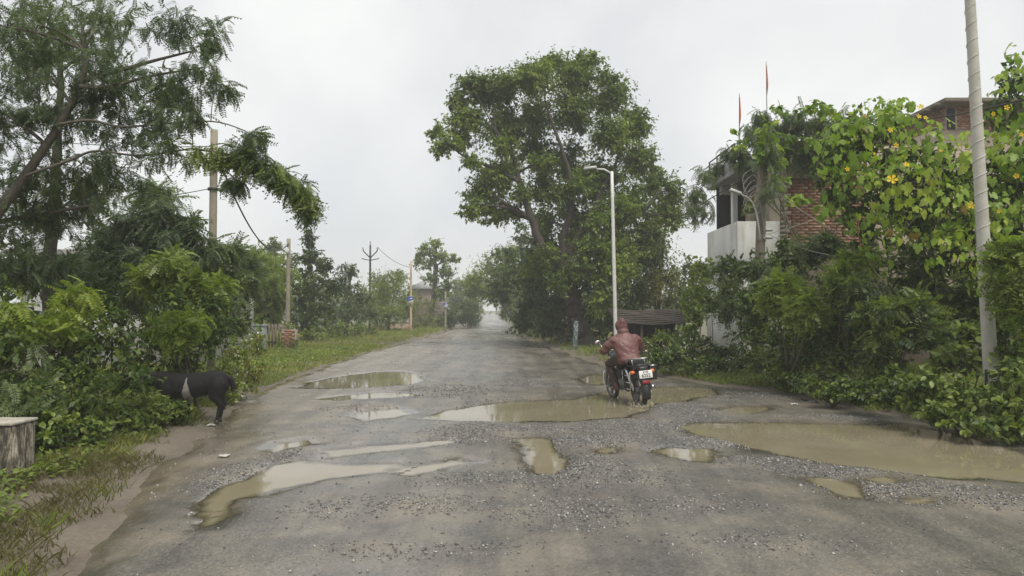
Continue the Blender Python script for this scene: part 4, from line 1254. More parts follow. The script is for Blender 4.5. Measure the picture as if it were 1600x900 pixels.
# ---- left hedge
HL = [(SIMPLE, LEAF_DARK, .095, 130, 9, .3)]
def hedge(lab, blobs, mats=None, **k):
    return shrub('hedge_bush', lab, 'bush', blobs, mats or HL, 'bushes of the left-hand hedge', **k)
hedge('dark hedge bush at the far left edge behind the parapet block', [(10, 560, 8.6, 60, 70), (-40, 520, 9, 60, 80), (40, 620, 8.3, 50, 46), (15, 660, 8.0, 40, 30)], [(SIMPLE, LEAF_DARK, .085, 130, 9, .3), (FRONDS, LEAF_BLUE, .26, 10, 4, .6)])
hedge('tall hedge bush between the parapet block and the goat', [(110, 550, 9.4, 55, 60), (170, 530, 10, 50, 60), (130, 610, 9.0, 60, 46), (200, 590, 9.6, 45, 50), (90, 500, 9.8, 55, 46), (150, 470, 10.5, 50, 40)], [(SIMPLE, LEAF_DARK, .085, 130, 9, .3), (OVAL, LEAF_MID, .075, 14, 6, .3)])
hedge('hedge bush directly above the goat\'s back', [(240, 520, 11.6, 40, 50), (290, 545, 11.9, 40, 40), (330, 530, 12.2, 36, 44), (260, 480, 12, 46, 40), (320, 490, 12.6, 40, 36), (230, 575, 11.4, 34, 36), (285, 590, 11.9, 40, 40)], [(SIMPLE, LEAF_DARK, .085, 120, 9, .3), (OVAL, LEAF_MID, .07, 12, 6, .3)])
hedge('pale-flecked hedge bush behind the goat\'s rump', [(372, 560, 13.2, 26, 46), (395, 580, 13.6, 18, 28), (350, 590, 12.9, 24, 32), (365, 610, 12.8, 20, 20), (400, 540, 14.5, 22, 30), (340, 510, 13.5, 30, 28)], [(SIMPLE, LEAF_MID, .075, 110, 8, .25), (SIMPLE, PETAL_W, .05, 6, 3, .2), (SIMPLE_N, LEAF_YELLOW, .09, 20, 6, .2)])
hedge('low leafy bush in front of the goat\'s head', [(205, 650, 9.7, 34, 30), (245, 640, 10.1, 30, 26), (275, 645, 10.3, 26, 22), (225, 675, 9.6, 40, 20), (170, 650, 9.4, 34, 30)], [(OVAL, LEAF_MID, .08, 90, 7, .25), (SIMPLE, LEAF_DARK, .08, 60, 7, .3)])
hedge('low weedy bush beside the parapet block', [(70, 650, 8.2, 24, 34), (100, 670, 8.3, 36, 24), (140, 670, 8.6, 36, 22), (75, 690, 8.0, 24, 18)], [(OVAL, LEAF_MID, .07, 90, 7, .25), (SIMPLE, LEAF_DARK, .075, 60, 7, .3)])
hedge('dark hedge mass closing the view behind the left verge', [(60, 440, 13, 90, 60), (180, 450, 15, 80, 50), (-40, 420, 12, 80, 80), (290, 470, 16, 60, 40), (350, 500, 17, 50, 36)], [(SIMPLE, LEAF_DARK, .14, 60, 9, .3)])

# ---- the near leaning tree on the left, with drooping compound leaves
ND = 9.5
nb = [(60, 120, 9.6, 70, 50), (150, 110, 9.4, 60, 44), (230, 120, 9.3, 55, 44), (300, 115, 9.2, 45, 40), (340, 130, 9.2, 24, 36), (20, 190, 9.4, 60, 50), (100, 190, 9.8, 60, 46), (180, 190, 9.6, 60, 46), (255, 190, 9.3, 50, 40), (300, 180, 9.2, 30, 24),
      (40, 270, 9.8, 60, 46), (120, 260, 10, 60, 40), (200, 255, 9.5, 50, 36), (262, 240, 9.2, 36, 26), (-40, 150, 9, 60, 80), (-30, 290, 9.5, 60, 60), (30, 350, 10, 56, 46), (110, 340, 10.4, 50, 36), (375, 230, 9.1, 22, 20),
      (60, 40, 9.6, 80, 50), (170, 30, 9.6, 70, 44), (270, 40, 9.4, 60, 44), (340, 60, 9.3, 30, 34), (-40, 40, 9.4, 70, 60), (100, 420, 10.6, 60, 34), (20, 420, 10.2, 50, 36),
      (395, 215, 9.1, 16, 14), (400, 250, 9.1, 22, 12), (430, 268, 9.1, 20, 14), (458, 292, 9.1, 16, 18), (480, 322, 9.1, 11, 20), (365, 285, 9.2, 14, 12), (60, 300, 10.2, 60, 50), (150, 300, 10.2, 50, 40), (160, 150, 9.9, 60, 40), (260, 150, 9.6, 50, 36)]
ncl = pxblobs(nb)
arc = pl([(300, 232), (350, 240), (400, 252), (440, 268), (470, 292), (488, 318)], 9.1)
trA = (pl([(-60, 420), (10, 315), (60, 245), (105, 175), (133, 110), (128, 40)], ND), [.075, .066, .056, .048, .036, .02])
root = thing('leaning_tree', at(-80, 480, ND) * (1, 1, 0), 'large leaning tree with drooping feathery leaves filling the upper left', 'tree')
mt = MB()
bp, br = [], []
for P, rad in [([at(-90, 700, ND) * (1, 1, 0), at(-70, 500, ND)] + trA[0], [.12, .11] + trA[1]),
               (pl([(133, 125), (180, 112), (240, 95), (300, 80)], 9.4), [.035, .03, .022, .012]),
               (pl([(125, 135), (170, 135), (240, 118), (320, 105)], 9.3), [.03, .025, .018, .01]),
               (pl([(40, 275), (110, 250), (150, 236), (220, 243), (300, 232)], 9.3), [.024, .019, .016, .013, .01]),
               (pl([(90, 195), (140, 188), (190, 198), (260, 193), (335, 190), (385, 205)], 9.2), [.022, .018, .015, .012, .009, .006]),
               (arc, [.016, .015, .013, .011, .008, .005]),
               (pl([(-20, 350), (60, 335), (150, 320)], 10), [.04, .03, .015])]:
    p = smooth_path(P, 24)
    rr = np.interp(np.linspace(0, 1, 24), np.linspace(0, 1, len(rad)), rad)
    mt.tube(p, rr, 8)
    bp.append(p[3:]); br.append(rr[3:])
limb_net(mt, np.concatenate(bp), np.concatenate(br), ncl, .022, twigs=6)
mt.build('trunk', BARK_PALE, root, smooth=True)
O, D, U = (np.concatenate(q) for q in zip(crown_points(split(ncl, 8, .42), 50, 3, .6, None, (.2, 1.5)), crown_points(ncl, 38, 3, .6, None, (.3, 1.3))))
# fronds along the drooping arc bough
ap = smooth_path(arc, 60)
k = rng.integers(0, 60, 340)
ao = ap[k] + rng.normal(0, .05, (340, 3))
ad = nrm(nrm(np.gradient(ap, axis=0))[k] * .7 + rng.normal(0, .35, (340, 3)) + (0, 0, -1.0))
O = np.concatenate([O, ao]); D = np.concatenate([D, ad]); U = np.concatenate([U, np.tile([0, -.3, 1.], (340, 1))])
B = frame(D, leaf_normals(U))
S_ = .20 * rng.uniform(.7, 1.3, len(O))
S_[-340:] *= 1.15
v = rng.integers(0, len(FRONDS), len(O))
# single leaves as parts: those nearest the road side of the crown, in view
pxs = 800 + FPX * O[:, 0] / O[:, 1]
pys = 485 - FPX * (O[:, 2] - CAM_H) / O[:, 1]
score = np.where((pxs > 0) & (pys > 10), 1, 0) * (1 / O[:, 1] + np.clip((pxs - 180) / 300, 0, 1) * .06)
pick = np.argsort(-score)[:300]
isp = np.zeros(len(O), bool); isp[pick] = True
fm, fl_ = [], []
for T in FRONDS:
    mb_ = MB().add(T[0], T[1][0])
    me = mb_.mesh('leaf'); me.materials.append(LEAF_BLUE); fm.append(me)
    me = me.copy(); me.materials[0] = LEAF_MID; fl_.append(me)
off = np.array(root['_o'])
for i in pick:
    o = link('leaf', (fl_ if i >= len(O) - 340 else fm)[v[i]], root)
    M = Matrix([[*(B[i][r] * S_[i]), O[i][r] - off[r]] for r in range(3)] + [[0, 0, 0, 1]])
    o.matrix_local = M
young = np.arange(len(O)) >= len(O) - 340
for yg, mt_, nm_ in ((False, LEAF_BLUE, 'foliage'), (True, LEAF_MID, 'young_foliage')):
    mc = MB()
    for q in range(len(FRONDS)):
        s = (v == q) & ~isp & (young == yg)
        if s.any():
            stamp(mc, FRONDS[q][0], FRONDS[q][1], O[s], B[s], S_[s])
    if mc.n:
        tag(mc.build(nm_, mt_, root), kind='stuff')
# slim dark trunk standing behind it
tree('slim_tree', 'slim upright dark trunk behind the leaning tree', 'tree', at(80, 480, 11.5) * (1, 1, 0), [(pl([(76, 640), (78, 420), (86, 300), (92, 180), (95, 60)], 11.5), [.11, .10, .085, .06, .03])],
     pxblobs([(95, 60, 11.5, 60, 40), (60, 20, 11.6, 50, 40), (140, 80, 11.5, 50, 40), (20, 90, 11.5, 50, 40), (60, 330, 11.8, 50, 30), (140, 300, 11.8, 50, 24)]), [(FRONDS, LEAF_BLUE, .24, 16, 4, .6)], BARK, .03)

# ---- right side: vine-draped mass
vb = [(1330, 235, 13.2, 60, 60), (1390, 220, 13, 60, 55), (1450, 250, 12.8, 60, 55), (1510, 270, 12.6, 60, 60), (1575, 270, 12.4, 60, 70), (1640, 260, 12.2, 70, 90), (1345, 310, 13, 50, 50), (1410, 300, 12.7, 60, 55), (1470, 330, 12.5, 60, 50), (1540, 350, 12.3, 60, 55), (1610, 370, 12, 70, 70),
      (1360, 185, 13.4, 44, 30), (1405, 175, 13.4, 30, 22), (1590, 160, 12.3, 40, 50), (1620, 110, 12.3, 50, 50), (1480, 395, 12.3, 50, 36), (1560, 420, 12, 50, 40), (1370, 370, 12.9, 40, 40), (1310, 285, 13.5, 30, 40), (1640, 450, 11.8, 60, 50)]
vcl = pxblobs(vb)
vroot = thing('gourd_vine', (8.5, 12.8, 0), 'broad-leaved gourd vine with yellow flowers draped over the right-hand shrubs', 'vine')
# supporting dead stems and dark fill leaves added to block the sky behind
mt = MB()
limbpts = []
for k in range(7):
    x0 = at(1300 + k * 55, 500, 13.4)
    x0[2] = -.05
    topc = vcl[rng.integers(0, 12)][0] + (0, .3, 0)
    p = smooth_path([x0, x0 * .5 + topc * .5 + rng.normal(0, .25, 3), topc], 14)
    mt.tube(p, np.linspace(.02, .008, 14), 7)
    limbpts.append(p)
limb_net(mt, np.concatenate(limbpts), np.full(14 * 7, .03), vcl, .014, twigs=7)
for k in range(40):
    c, r = vcl[rng.integers(0, len(vcl))]
    a = c + unit(1)[0] * np.array(r)
    p = [a, a + rng.normal(0, .2, 3) + (0, -.05, -.3), a + rng.normal(0, .3, 3) + (0, -.1, -.7)]
    mt.tube(smooth_path(p, 9), .006, 4)
mt.build('stem', TWIG, vroot, smooth=True)
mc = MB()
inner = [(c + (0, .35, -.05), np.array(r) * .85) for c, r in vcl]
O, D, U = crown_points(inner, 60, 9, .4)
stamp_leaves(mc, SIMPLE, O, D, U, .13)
tag(mc.build('inner_fill', LEAF_DARK, vroot), kind='stuff')
O, D, U = [], [], []
for c, r in vcl:
    r = np.array(r)
    n = int(140 * (r[0] * r[2] + r[1] * r[2] + r[0] * r[1]) / 3 * 2.6)
    u = unit(n)
    u[:, 1] -= .35
    u[:, 2] += .15
    u = nrm(u)
    O.append(c + u * r * rng.uniform(.72, 1.22, (n, 1)))
    U.append(u)
O, U = np.concatenate(O), np.concatenate(U)
D = nrm(np.cross(U, nrm(np.cross(U, [0, 0, 1.]))) * .9 + rng.normal(0, .45, O.shape) + (0, 0, -.3))   # tips hang down the face
NR = nrm(U * .8 + np.array([0, -.15, .5]) + rng.normal(0, .5, O.shape))
B = frame(D, NR)
S_ = .085 + .185 * rng.random(len(O)) ** 2
v = rng.integers(0, len(GOURDS), len(O))
pxs = 800 + FPX * O[:, 0] / O[:, 1]
pys = 485 - FPX * (O[:, 2] - CAM_H) / O[:, 1]
front = (-U[:, 1]) * .6 + S_ * 1.5 + rng.random(len(O)) * .5 + np.where((pxs < 1600) & (pxs > 1260), .5, -5)
pick = np.argsort(-front)[:300]
isp = np.zeros(len(O), bool); isp[pick] = True
gm, gw = [], []
for T in GOURDS:
    me = MB().add(T[0], T[1][0]).mesh('leaf')
    me.materials.append(LEAF_VINE)
    gm.append(me)
    me = me.copy()
    me.materials[0] = LEAF_WILT
    gw.append(me)
off = np.array(vroot['_o'])
for i in pick:
    o = link('leaf', gw[v[i]] if rng.random() < .09 else gm[v[i]], vroot)
    o.matrix_local = Matrix([[*(B[i][r] * S_[i]), O[i][r] - off[r]] for r in range(3)] + [[0, 0, 0, 1]])
mc = MB()
for q in range(len(GOURDS)):
    s = (v == q) & ~isp
    stamp(mc, GOURDS[q][0], GOURDS[q][1], O[s], B[s], S_[s])
tag(mc.build('foliage', LEAF_VINE, vroot), kind='stuff')
FL = T_flower()
fme = MB().add(FL[0], FL[1][0]).mesh('flower')
fme.materials.append(PETAL)
for (px, py, s) in ((1438, 167, 9), (1436, 182, 7), (1446, 184, 7), (1391, 203, 8), (1400, 227, 8), (1416, 257, 9), (1324, 264, 7), (1394, 280, 15), (1518, 321, 10), (1573, 168, 8), (1552, 178, 7), (1588, 275, 8), (1560, 330, 7), (1366, 240, 5), (1470, 235, 5), (1545, 392, 6), (1596, 210, 7)):
    o = link('flower', fme, vroot)
    # sit just in front of the nearest clump surface along this line of sight
    best = 12.2
    for c, r in vcl:
        cx = 800 + FPX * c[0] / c[1]; cz = 485 - FPX * (c[2] - CAM_H) / c[1]
        rp = r[0] * FPX / c[1]; rq = r[2] * FPX / c[1]
        q = ((px - cx) / rp) ** 2 + ((py - cz) / rq) ** 2
        if q < 1:
            best = min(best, c[1] - r[1] * math.sqrt(1 - q) * 1.08) if best < 12.15 or True else best
    p = at(px, py, best - .06)
    B1 = frame(nrm(np.array([[rng.normal(), .1, rng.normal()]])), nrm(np.array([[rng.normal(0, .3), -1, rng.normal(.3, .3)]])))[0]
    s_ = s * best / FPX * .58
    o.matrix_local = Matrix([[*(B1[r] * s_), p[r] - off[r]] for r in range(3)] + [[0, 0, 0, 1]])

# vine hanging over the roof of the brick house
rb = [(1215, 190, 20.0, 34, 26), (1180, 205, 20.1, 30, 26), (1150, 235, 20.3, 26, 20), (1128, 252, 21.4, 16, 14), (1255, 190, 19.9, 34, 32), (1290, 200, 19.6, 34, 36), (1240, 230, 19.8, 26, 32), (1200, 225, 17.7, 14, 40), (1265, 235, 19.8, 24, 30), (1300, 245, 19.4, 28, 32), (1320, 200, 18.6, 30, 40), (1205, 290, 17.6, 10, 26), (1165, 250, 20.1, 24, 18), (1190, 180, 17.8, 20, 20), (1118, 262, 22, 12, 12), (1100, 268, 20, 18, 14), (1088, 295, 20, 18, 20), (1078, 320, 20, 13, 16), (1104, 322, 20, 13, 20), (1086, 340, 20, 9, 9)]
rcl = pxblobs(rb)
rr_ = thing('roof_vine', (8.2, 18.8, 0), 'dark creeper hanging in curtains from the brick house roof', 'vine')
mt = MB()
stems = [smooth_path([np.array([7.6 + .4 * k, 18.9, -.05]), np.array([7.4 + .4 * k, 18.8, 2.6]), rcl[k % len(rcl)][0]], 14) for k in range(4)]
for p in stems:
    mt.tube(p, np.linspace(.03, .012, 14), 6)
stems.append(smooth_path([rcl[3][0], at(1104, 262, 20.5), at(1090, 285, 20.1), at(1084, 335, 20)], 14))
mt.tube(stems[-1], np.linspace(.014, .005, 14), 5)
limb_net(mt, np.concatenate(stems), np.full(14 * 5, .02), rcl, .012, twigs=4)
mt.build('stem', TWIG, rr_, smooth=True)
mc = MB()
O, D, U = crown_points(rcl, 42, 5, .9)
stamp_leaves(mc, FRONDS, O, D, U, .30)
tag(mc.build('foliage', LEAF_BLUE, rr_), kind='stuff')
gb = pxblobs([(1215, 172, 19, 16, 14), (1280, 168, 19, 26, 16), (1250, 175, 19, 18, 12), (1160, 225, 20, 12, 14), (1196, 205, 17.6, 14, 30), (1186, 240, 17.7, 10, 24), (1206, 225, 18.3, 12, 40), (1215, 270, 18.1, 14, 30), (1325, 230, 17.4, 24, 40), (1240, 310, 17.9, 26, 12), (1145, 205, 18.8, 7, 8), (1300, 225, 17.7, 20, 30), (1310, 300, 17.6, 22, 30), (1290, 330, 17.6, 14, 20), (1262, 225, 19.2, 20, 16), (1235, 215, 19.3, 16, 14)])
O, D, U = crown_points(gb, 40, 3, .6)
n = len(O)
B = frame(D, leaf_normals(U)); S_ = .26 * rng.uniform(.6, 1.2, n); v = rng.integers(0, 6, n)
mc = MB()
for q in range(6):
    stamp(mc, GOURDS[q][0], GOURDS[q][1], O[v == q], B[v == q], S_[v == q])
tag(mc.build('broad_leaves', LEAF_VINE, rr_), kind='stuff')

# ---- right-hand bushes
def bush(lab, blobs, mats, **k):
    return shrub('verge_bush', lab, 'bush', blobs, mats, None, **k)
bush('white-flowered round bush right of the motorcycle', [(1050, 550, 18.6, 40, 24), (1090, 545, 19, 38, 26), (1130, 555, 18.6, 36, 24), (1030, 565, 18.2, 24, 18), (1100, 570, 18, 40, 16), (1165, 565, 17.6, 30, 18)], [(SIMPLE, LEAF_DARK, .10, 120, 9, .25), (OVAL, LEAF_MID, .08, 26, 6, .2), (SIMPLE, PETAL_W, .07, 1.6, 2, .1)])
bush('light green bush beside the shed roof', [(1082, 490, 20.5, 18, 30), (1090, 455, 21, 20, 26), (1075, 520, 20, 14, 16), (1110, 470, 21, 20, 24), (1095, 420, 21.5, 20, 22)], [(OVAL, LEAF_MID, .13, 60, 7, .4), (OVAL, LEAF_BRIGHT, .12, 18, 5, .4)])
bush('dark bush below the white balcony', [(1140, 425, 18.6, 36, 26), (1180, 420, 17.4, 34, 26), (1130, 470, 18.4, 36, 30), (1180, 470, 17.2, 40, 34), (1230, 400, 16.6, 34, 30), (1220, 450, 16.2, 40, 36), (1265, 395, 16.5, 30, 24), (1290, 380, 16, 24, 20)], [(SIMPLE, LEAF_DARK, .12, 90, 9, .3), (FRONDS, LEAF_BLUE, .3, 8, 4, .5)])
bush('dark thicket at the road edge between balcony and vine', [(1180, 520, 16.4, 40, 36), (1230, 520, 15.4, 44, 44), (1280, 510, 14.6, 46, 50), (1335, 510, 14, 46, 54), (1390, 500, 13.6, 46, 56), (1250, 560, 14.8, 46, 28), (1310, 565, 14, 46, 28), (1370, 560, 13.2, 40, 30), (1200, 560, 15.4, 36, 26), (1230, 585, 14.6, 34, 18), (1290, 590, 13.6, 40, 20), (1350, 595, 12.8, 40, 20), (1400, 590, 12.3, 34, 22), (1180, 480, 16.4, 36, 36), (1440, 480, 13.2, 46, 60), (1500, 480, 13, 46, 60), (1560, 490, 12.8, 50, 60), (1620, 500, 12.6, 50, 70), (1300, 450, 14.8, 46, 40), (1340, 420, 14.4, 46, 40), (1420, 420, 13.8, 46, 40)], [(SIMPLE, LEAF_DARK, .12, 60, 9, .3), (SIMPLE, LEAF_MID, .11, 70, 8, .3)])
frond_plant('feathery_shrub', 'bright green feathery shrub arching from the right-hand thicket', [(1225, 445, 14.2, 26, 14), (1250, 480, 13.8, 26, 16), (1270, 480, 13.6, 18, 16), (1205, 460, 14.2, 12, 14), (1240, 460, 14, 24, 14)], LEAF_MID, .30, 34, 5, .5, mat2=LEAF_BRIGHT)
bush('weedy bush at the right-hand foot of the dark shed', [(1040, 528, 23.5, 26, 12), (1010, 536, 23, 18, 8), (1065, 522, 23.8, 16, 14)], [(SIMPLE, LEAF_MID, .11, 90, 8, .25)])
frond_plant('feathery_shrub', 'yellowish feathery sprig over the thicket below the brick wall', [(1330, 415, 13.2, 24, 14), (1345, 400, 13.2, 16, 10), (1310, 435, 13.4, 16, 12)], LEAF_BRIGHT, .28, 26, 5, .4)
frond_plant('feathery_shrub', 'grey-green feathery shrub in the middle of the right-hand thicket', [(1400, 490, 12.4, 34, 16), (1440, 480, 12.3, 30, 18), (1370, 490, 12.6, 24, 16), (1450, 510, 12.1, 24, 16), (1385, 520, 12.3, 20, 14), (1345, 445, 13, 26, 18)], LEAF_BLUE, .30, 36, 5, .5, mat2=LEAF_MID)
frond_plant('feathery_shrub', 'pale feathery shrub right of the wire-wound pole', [(1580, 430, 9.8, 30, 30), (1600, 480, 9.8, 30, 26), (1570, 395, 10, 24, 22), (1615, 400, 9.8, 30, 40)], LEAF_MID, .26, 30, 5, .4, mat2=LEAF_BRIGHT)
bush('broad-leaved bush left of the foot of the wire-wound pole', [(1500, 540, 11.2, 34, 26), (1520, 520, 11.3, 26, 20), (1480, 565, 10.9, 30, 22), (1535, 560, 11.0, 26, 24)], [(OVAL, LEAF_MID, .12, 75, 6, .4), (SIMPLE, LEAF_DARK, .09, 60, 7, .3)])
bush('low weed bush spilling onto the road in front of the wire-wound pole', [(1450, 600, 10.0, 46, 26), (1500, 610, 9.8, 46, 28), (1420, 605, 10.3, 34, 20), (1480, 640, 9.5, 46, 22), (1540, 630, 9.4, 46, 28), (1530, 662, 9.1, 36, 18), (1400, 590, 10.8, 26, 16), (1430, 632, 10.0, 30, 12), (1470, 652, 9.6, 30, 10), (1580, 670, 9.0, 36, 18)], [(OVAL, LEAF_MID, .085, 110, 7, .25), (SIMPLE, LEAF_DARK, .085, 80, 7, .3)])
bush('coarse weeds at the right edge beyond the wire-wound pole', [(1590, 590, 9.6, 40, 40), (1630, 600, 9.3, 50, 50), (1590, 640, 9.2, 36, 26), (1630, 660, 8.9, 40, 30), (1590, 550, 10, 34, 26)], [(OVAL, LEAF_MID, .09, 90, 7, .25), (SIMPLE, LEAF_DARK, .085, 80, 7, .3)])
bush('leggy climber on the right edge above the coarse weeds', [(1640, 540, 10.2, 40, 40), (1600, 520, 10.3, 26, 30), (1650, 330, 10.5, 50, 60)], [(OVAL, LEAF_VINE, .13, 45, 6, .4)])
bush('dark low bush at the foot of the thicket, left of the weed bush', [(1360, 605, 11.4, 30, 16), (1320, 605, 12.2, 34, 16), (1270, 600, 13.2, 34, 14), (1220, 590, 14.4, 30, 14), (1390, 625, 10.6, 18, 12), (1345, 620, 11.3, 26, 12), (1295, 615, 12.2, 26, 10)], [(SIMPLE, LEAF_DARK, .09, 110, 8, .25), (OVAL, LEAF_MID, .07, 20, 5, .2)])
simple_tree('backdrop_tree', 'pale green tree between the flowering tree and the house', 1085, 34, [(1080, 420, 34, 26, 26), (1100, 440, 34, 28, 30), (1070, 460, 34, 22, 28), (1110, 480, 34, 26, 26), (1060, 490, 34, 22, 22)], [(SIMPLE, LEAF_FAR, .17, 36, 9, .3)], .14)
simple_tree('backdrop_tree', 'dark tree standing behind the vine mass at the right edge', 1480, 18, [(1400, 330, 17, 90, 80), (1500, 350, 17, 100, 90), (1600, 330, 17, 90, 110), (1450, 450, 17, 100, 70), (1580, 460, 17, 90, 70), (1680, 400, 17, 90, 120), (1330, 470, 17, 60, 60)], [(SIMPLE, LEAF_MID, .17, 24, 9, .3)], .14)
# ---- far wood closing the horizon
mc = MB()
cl = []
for k in range(150):
    a = rng.uniform(-1.0, 1.0)
    Dd = rng.uniform(130, 210)
    x = math.tan(a * .85) * Dd
    if abs(x - (-.0227 * Dd - 1.3)) < 5.5:
        if k % 2:
            continue
        Dd = rng.uniform(250, 300)
        x = -.0227 * Dd - 1.3 + rng.uniform(-14, 14)
    hgt = rng.uniform(2.5, 5.0)
    cl.append((np.array([x, Dd, hgt * .75]), (rng.uniform(4, 8), 3.5, hgt)))
O, D, U = crown_points(cl, .9, 8, .3)
stamp_leaves(mc, SIMPLE, O, D, U, 1.05)
tag(mc.build('far_wood', LEAF_FAR), 'far-off wood closing the horizon on both sides of the road', 'wood', kind='stuff')

# ---- grass and ground cover (stuff)
def blades(n, box, sel, hmin, hmax, name, mat, lab, side):
    P = np.stack([rng.uniform(box[0], box[1], n), rng.uniform(box[2], box[3], n)], 1)
    P = P[sel(P)]
    n = len(P)
    z = verge_z(P[:, 0], P[:, 1], side) - .01
    h_ = rng.uniform(hmin, hmax, n) * (.5 + fbm(P[:, 0] * 1.3, P[:, 1] * 1.3, 51, 2))
    a = rng.uniform(0, 6.28, n)
    w = rng.uniform(.0016, .0034, n) * (1 + P[:, 1] / 6)
    b_ = np.c_[P, z]
    s = np.c_[np.cos(a), np.sin(a), np.zeros(n)] * w[:, None]
    lean = np.c_[rng.normal(0, .45, n), rng.normal(0, .45, n), np.ones(n)] * h_[:, None]
    V = np.stack([b_ - s, b_ + s, b_ + lean * .55 + s * .7 , b_ + lean * np.array([1.3, 1.3, 1])], 1).reshape(-1, 3)
    F = np.array([[0, 1, 2], [0, 2, 3]])[None] + (np.arange(n) * 4)[:, None, None]
    tag(MB().add(V, F.reshape(-1, 3)).build(name, mat), lab, 'grass', kind='stuff')
def eL(P): return lx(P[:, 1]) - P[:, 0] + .25 * (fbm(P[:, 0] * 1.5, P[:, 1] * 1.5, 61, 3) - .5) * 3
def eR(P): return P[:, 0] - rx(P[:, 1]) + .25 * (fbm(P[:, 0] * 1.5, P[:, 1] * 1.5, 62, 3) - .5) * 3
patch = lambda P, s: fbm(P[:, 0] * .9, P[:, 1] * .9, s, 3)
blades(62000, (-13, -3.5, 13, 34), lambda P: (eL(P) > .0) & (patch(P, 71) > .33), .05, .16, 'grass', GRASS, 'short green grass on the left verge beyond the goat', -1)
blades(26000, (-16, -4, 34, 75), lambda P: (eL(P) > .25), .08, .22, 'grass', GRASS, 'grass on the far left verge towards the signboard poles', -1)
blades(110000, (-8, -2, 3.5, 13), lambda P: (eL(P) > .1) & (patch(P, 72) > .43) & (rng.random(len(P)) < np.clip(eL(P) * 1.4, .05, 1)), .03, .10, 'grass', DRY, 'sparse dry grass on the near left verge by the parapet block', -1)
blades(60000, (-8, -2, 3.5, 13), lambda P: (eL(P) > .3) & (patch(P, 75) > .50), .03, .12, 'grass', GRASS, 'green grass tufts on the near left verge', -1)
blades(40000, (2, 12, 7.5, 22), lambda P: (eR(P) > .12) & (patch(P, 73) > .34), .05, .2, 'grass', GRASS, 'rough grass along the near right verge', 1)
blades(22000, (-1, 9, 22, 70), lambda P: (eR(P) > .2), .06, .18, 'grass', GRASS, 'grass along the right verge past the motorcycle', 1)
def cover(n, box, sel, side, lab, L=.07, mat=LEAF_MID):
    P = np.stack([rng.uniform(box[0], box[1], n), rng.uniform(box[2], box[3], n)], 1)
    P = P[sel(P)]
    n = len(P)
    z = verge_z(P[:, 0], P[:, 1], side) + rng.uniform(.0, .22, n) * patch(P, 83)
    U = np.tile([0, 0, 1.], (n, 1))
    mc = MB()
    stamp_leaves(mc, SIMPLE, np.c_[P, z], nrm(np.c_[rng.normal(0, 1, (n, 2)), rng.normal(.2, .3, n)]), U, L)
    tag(mc.build('ground_cover', mat), lab, 'ground cover', kind='stuff')
cover(17000, (-11, -4.5, 13.5, 30), lambda P: (eL(P) > .5) & (patch(P, 81) > .40), -1, 'low leafy ground cover on the left verge', .10)
cover(22000, (-8, -2.6, 4.5, 13), lambda P: (eL(P) > .75) & (patch(P, 82) > .42), -1, 'low leafy weeds along the foot of the left hedge', .07)
cover(34000, (4, 12, 8.2, 19), lambda P: (eR(P) > .08) & (patch(P, 84) > .34), 1, 'low leafy weeds along the foot of the right-hand thicket', .075)
cover(5000, (1.5, 7, 22, 36), lambda P: (eR(P) > .6) & (patch(P, 85) > .36), 1, 'low weeds round the foot of the big tree', .11)
# ================================================================== motorcycle, rider, goat, litter
BLACK = plain('black_paint', (.018, .018, .02), (.03, .03, .03), 6, .3)
RUBBER = plain('tyre_rubber', (.02, .02, .019), (.10, .085, .062), 10, .8, bumps=.3)
CHROME = plain('chrome', (.62, .62, .62), (.5, .5, .5), 8, .22, .9)
ENGINE = plain('engine_alloy', (.22, .22, .22), (.10, .09, .08), 10, .5, .6)
SEATM = plain('seat_vinyl', (.025, .025, .027), (.04, .04, .04), 12, .6)
ORANGE = plain('indicator_amber', (.75, .18, .02), (.65, .14, .02), 8, .3)
REDL = plain('tail_lens', (.28, .02, .03), (.2, .015, .02), 8, .3)
PLATE = plain('plate_white', (.78, .78, .76), (.70, .70, .67), 9, .5)
INK = plain('plate_ink', (.03, .03, .04), (.03, .03, .04), 9, .6)
JACKET = plain('raincoat_maroon', (.165, .068, .062), (.12, .05, .046), 7, .5, bumps=.35, bscale=14)
TROUSER = plain('brown_trousers', (.055, .036, .032), (.035, .024, .022), 9, .7, bumps=.35, bscale=18)
SKIN = plain('skin', (.20, .10, .065), (.16, .08, .05), 9, .55)
SHOE = plain('brown_shoe', (.13, .055, .035), (.09, .04, .028), 9, .6)
def fuse(prims, name, mat, parent, voxel=.014, it=6, disp=0.0):
    """prims fill one MB with overlapping closed shapes; they are welded into one continuous skin"""
    me = prims.mesh('raw')
    o = bpy.data.objects.new('raw', me)
    col.objects.link(o)
    r = o.modifiers.new('r', 'REMESH'); r.mode = 'VOXEL'; r.voxel_size = voxel
    s = o.modifiers.new('s', 'SMOOTH'); s.factor = .5; s.iterations = it
    bpy.context.view_layer.update()
    ev = o.evaluated_get(bpy.context.evaluated_depsgraph_get())
    nm = bpy.data.meshes.new_from_object(ev)
    bpy.data.objects.remove(o)
    bpy.data.meshes.remove(me)
    if disp:
        V = np.zeros(len(nm.vertices) * 3, np.float32)
        Nn = np.zeros(len(nm.vertices) * 3, np.float32)
        nm.vertices.foreach_get('co', V); nm.vertices.foreach_get('normal', Nn)
        V, Nn = V.reshape(-1, 3), Nn.reshape(-1, 3)
        q = fbm(V[:, 0] * 9 + V[:, 2] * 7, V[:, 1] * 9 - V[:, 2] * 11, 91, 3) - .5
        V += Nn * (q * disp)[:, None]
        nm.vertices.foreach_set('co', V.ravel())
    nm.materials.clear()
    nm.materials.append(mat)
    nm.name = name
    nm.polygons.foreach_set('use_smooth', np.ones(len(nm.polygons), bool))
    nm.update()
    o = link(name, nm, parent)
    return o
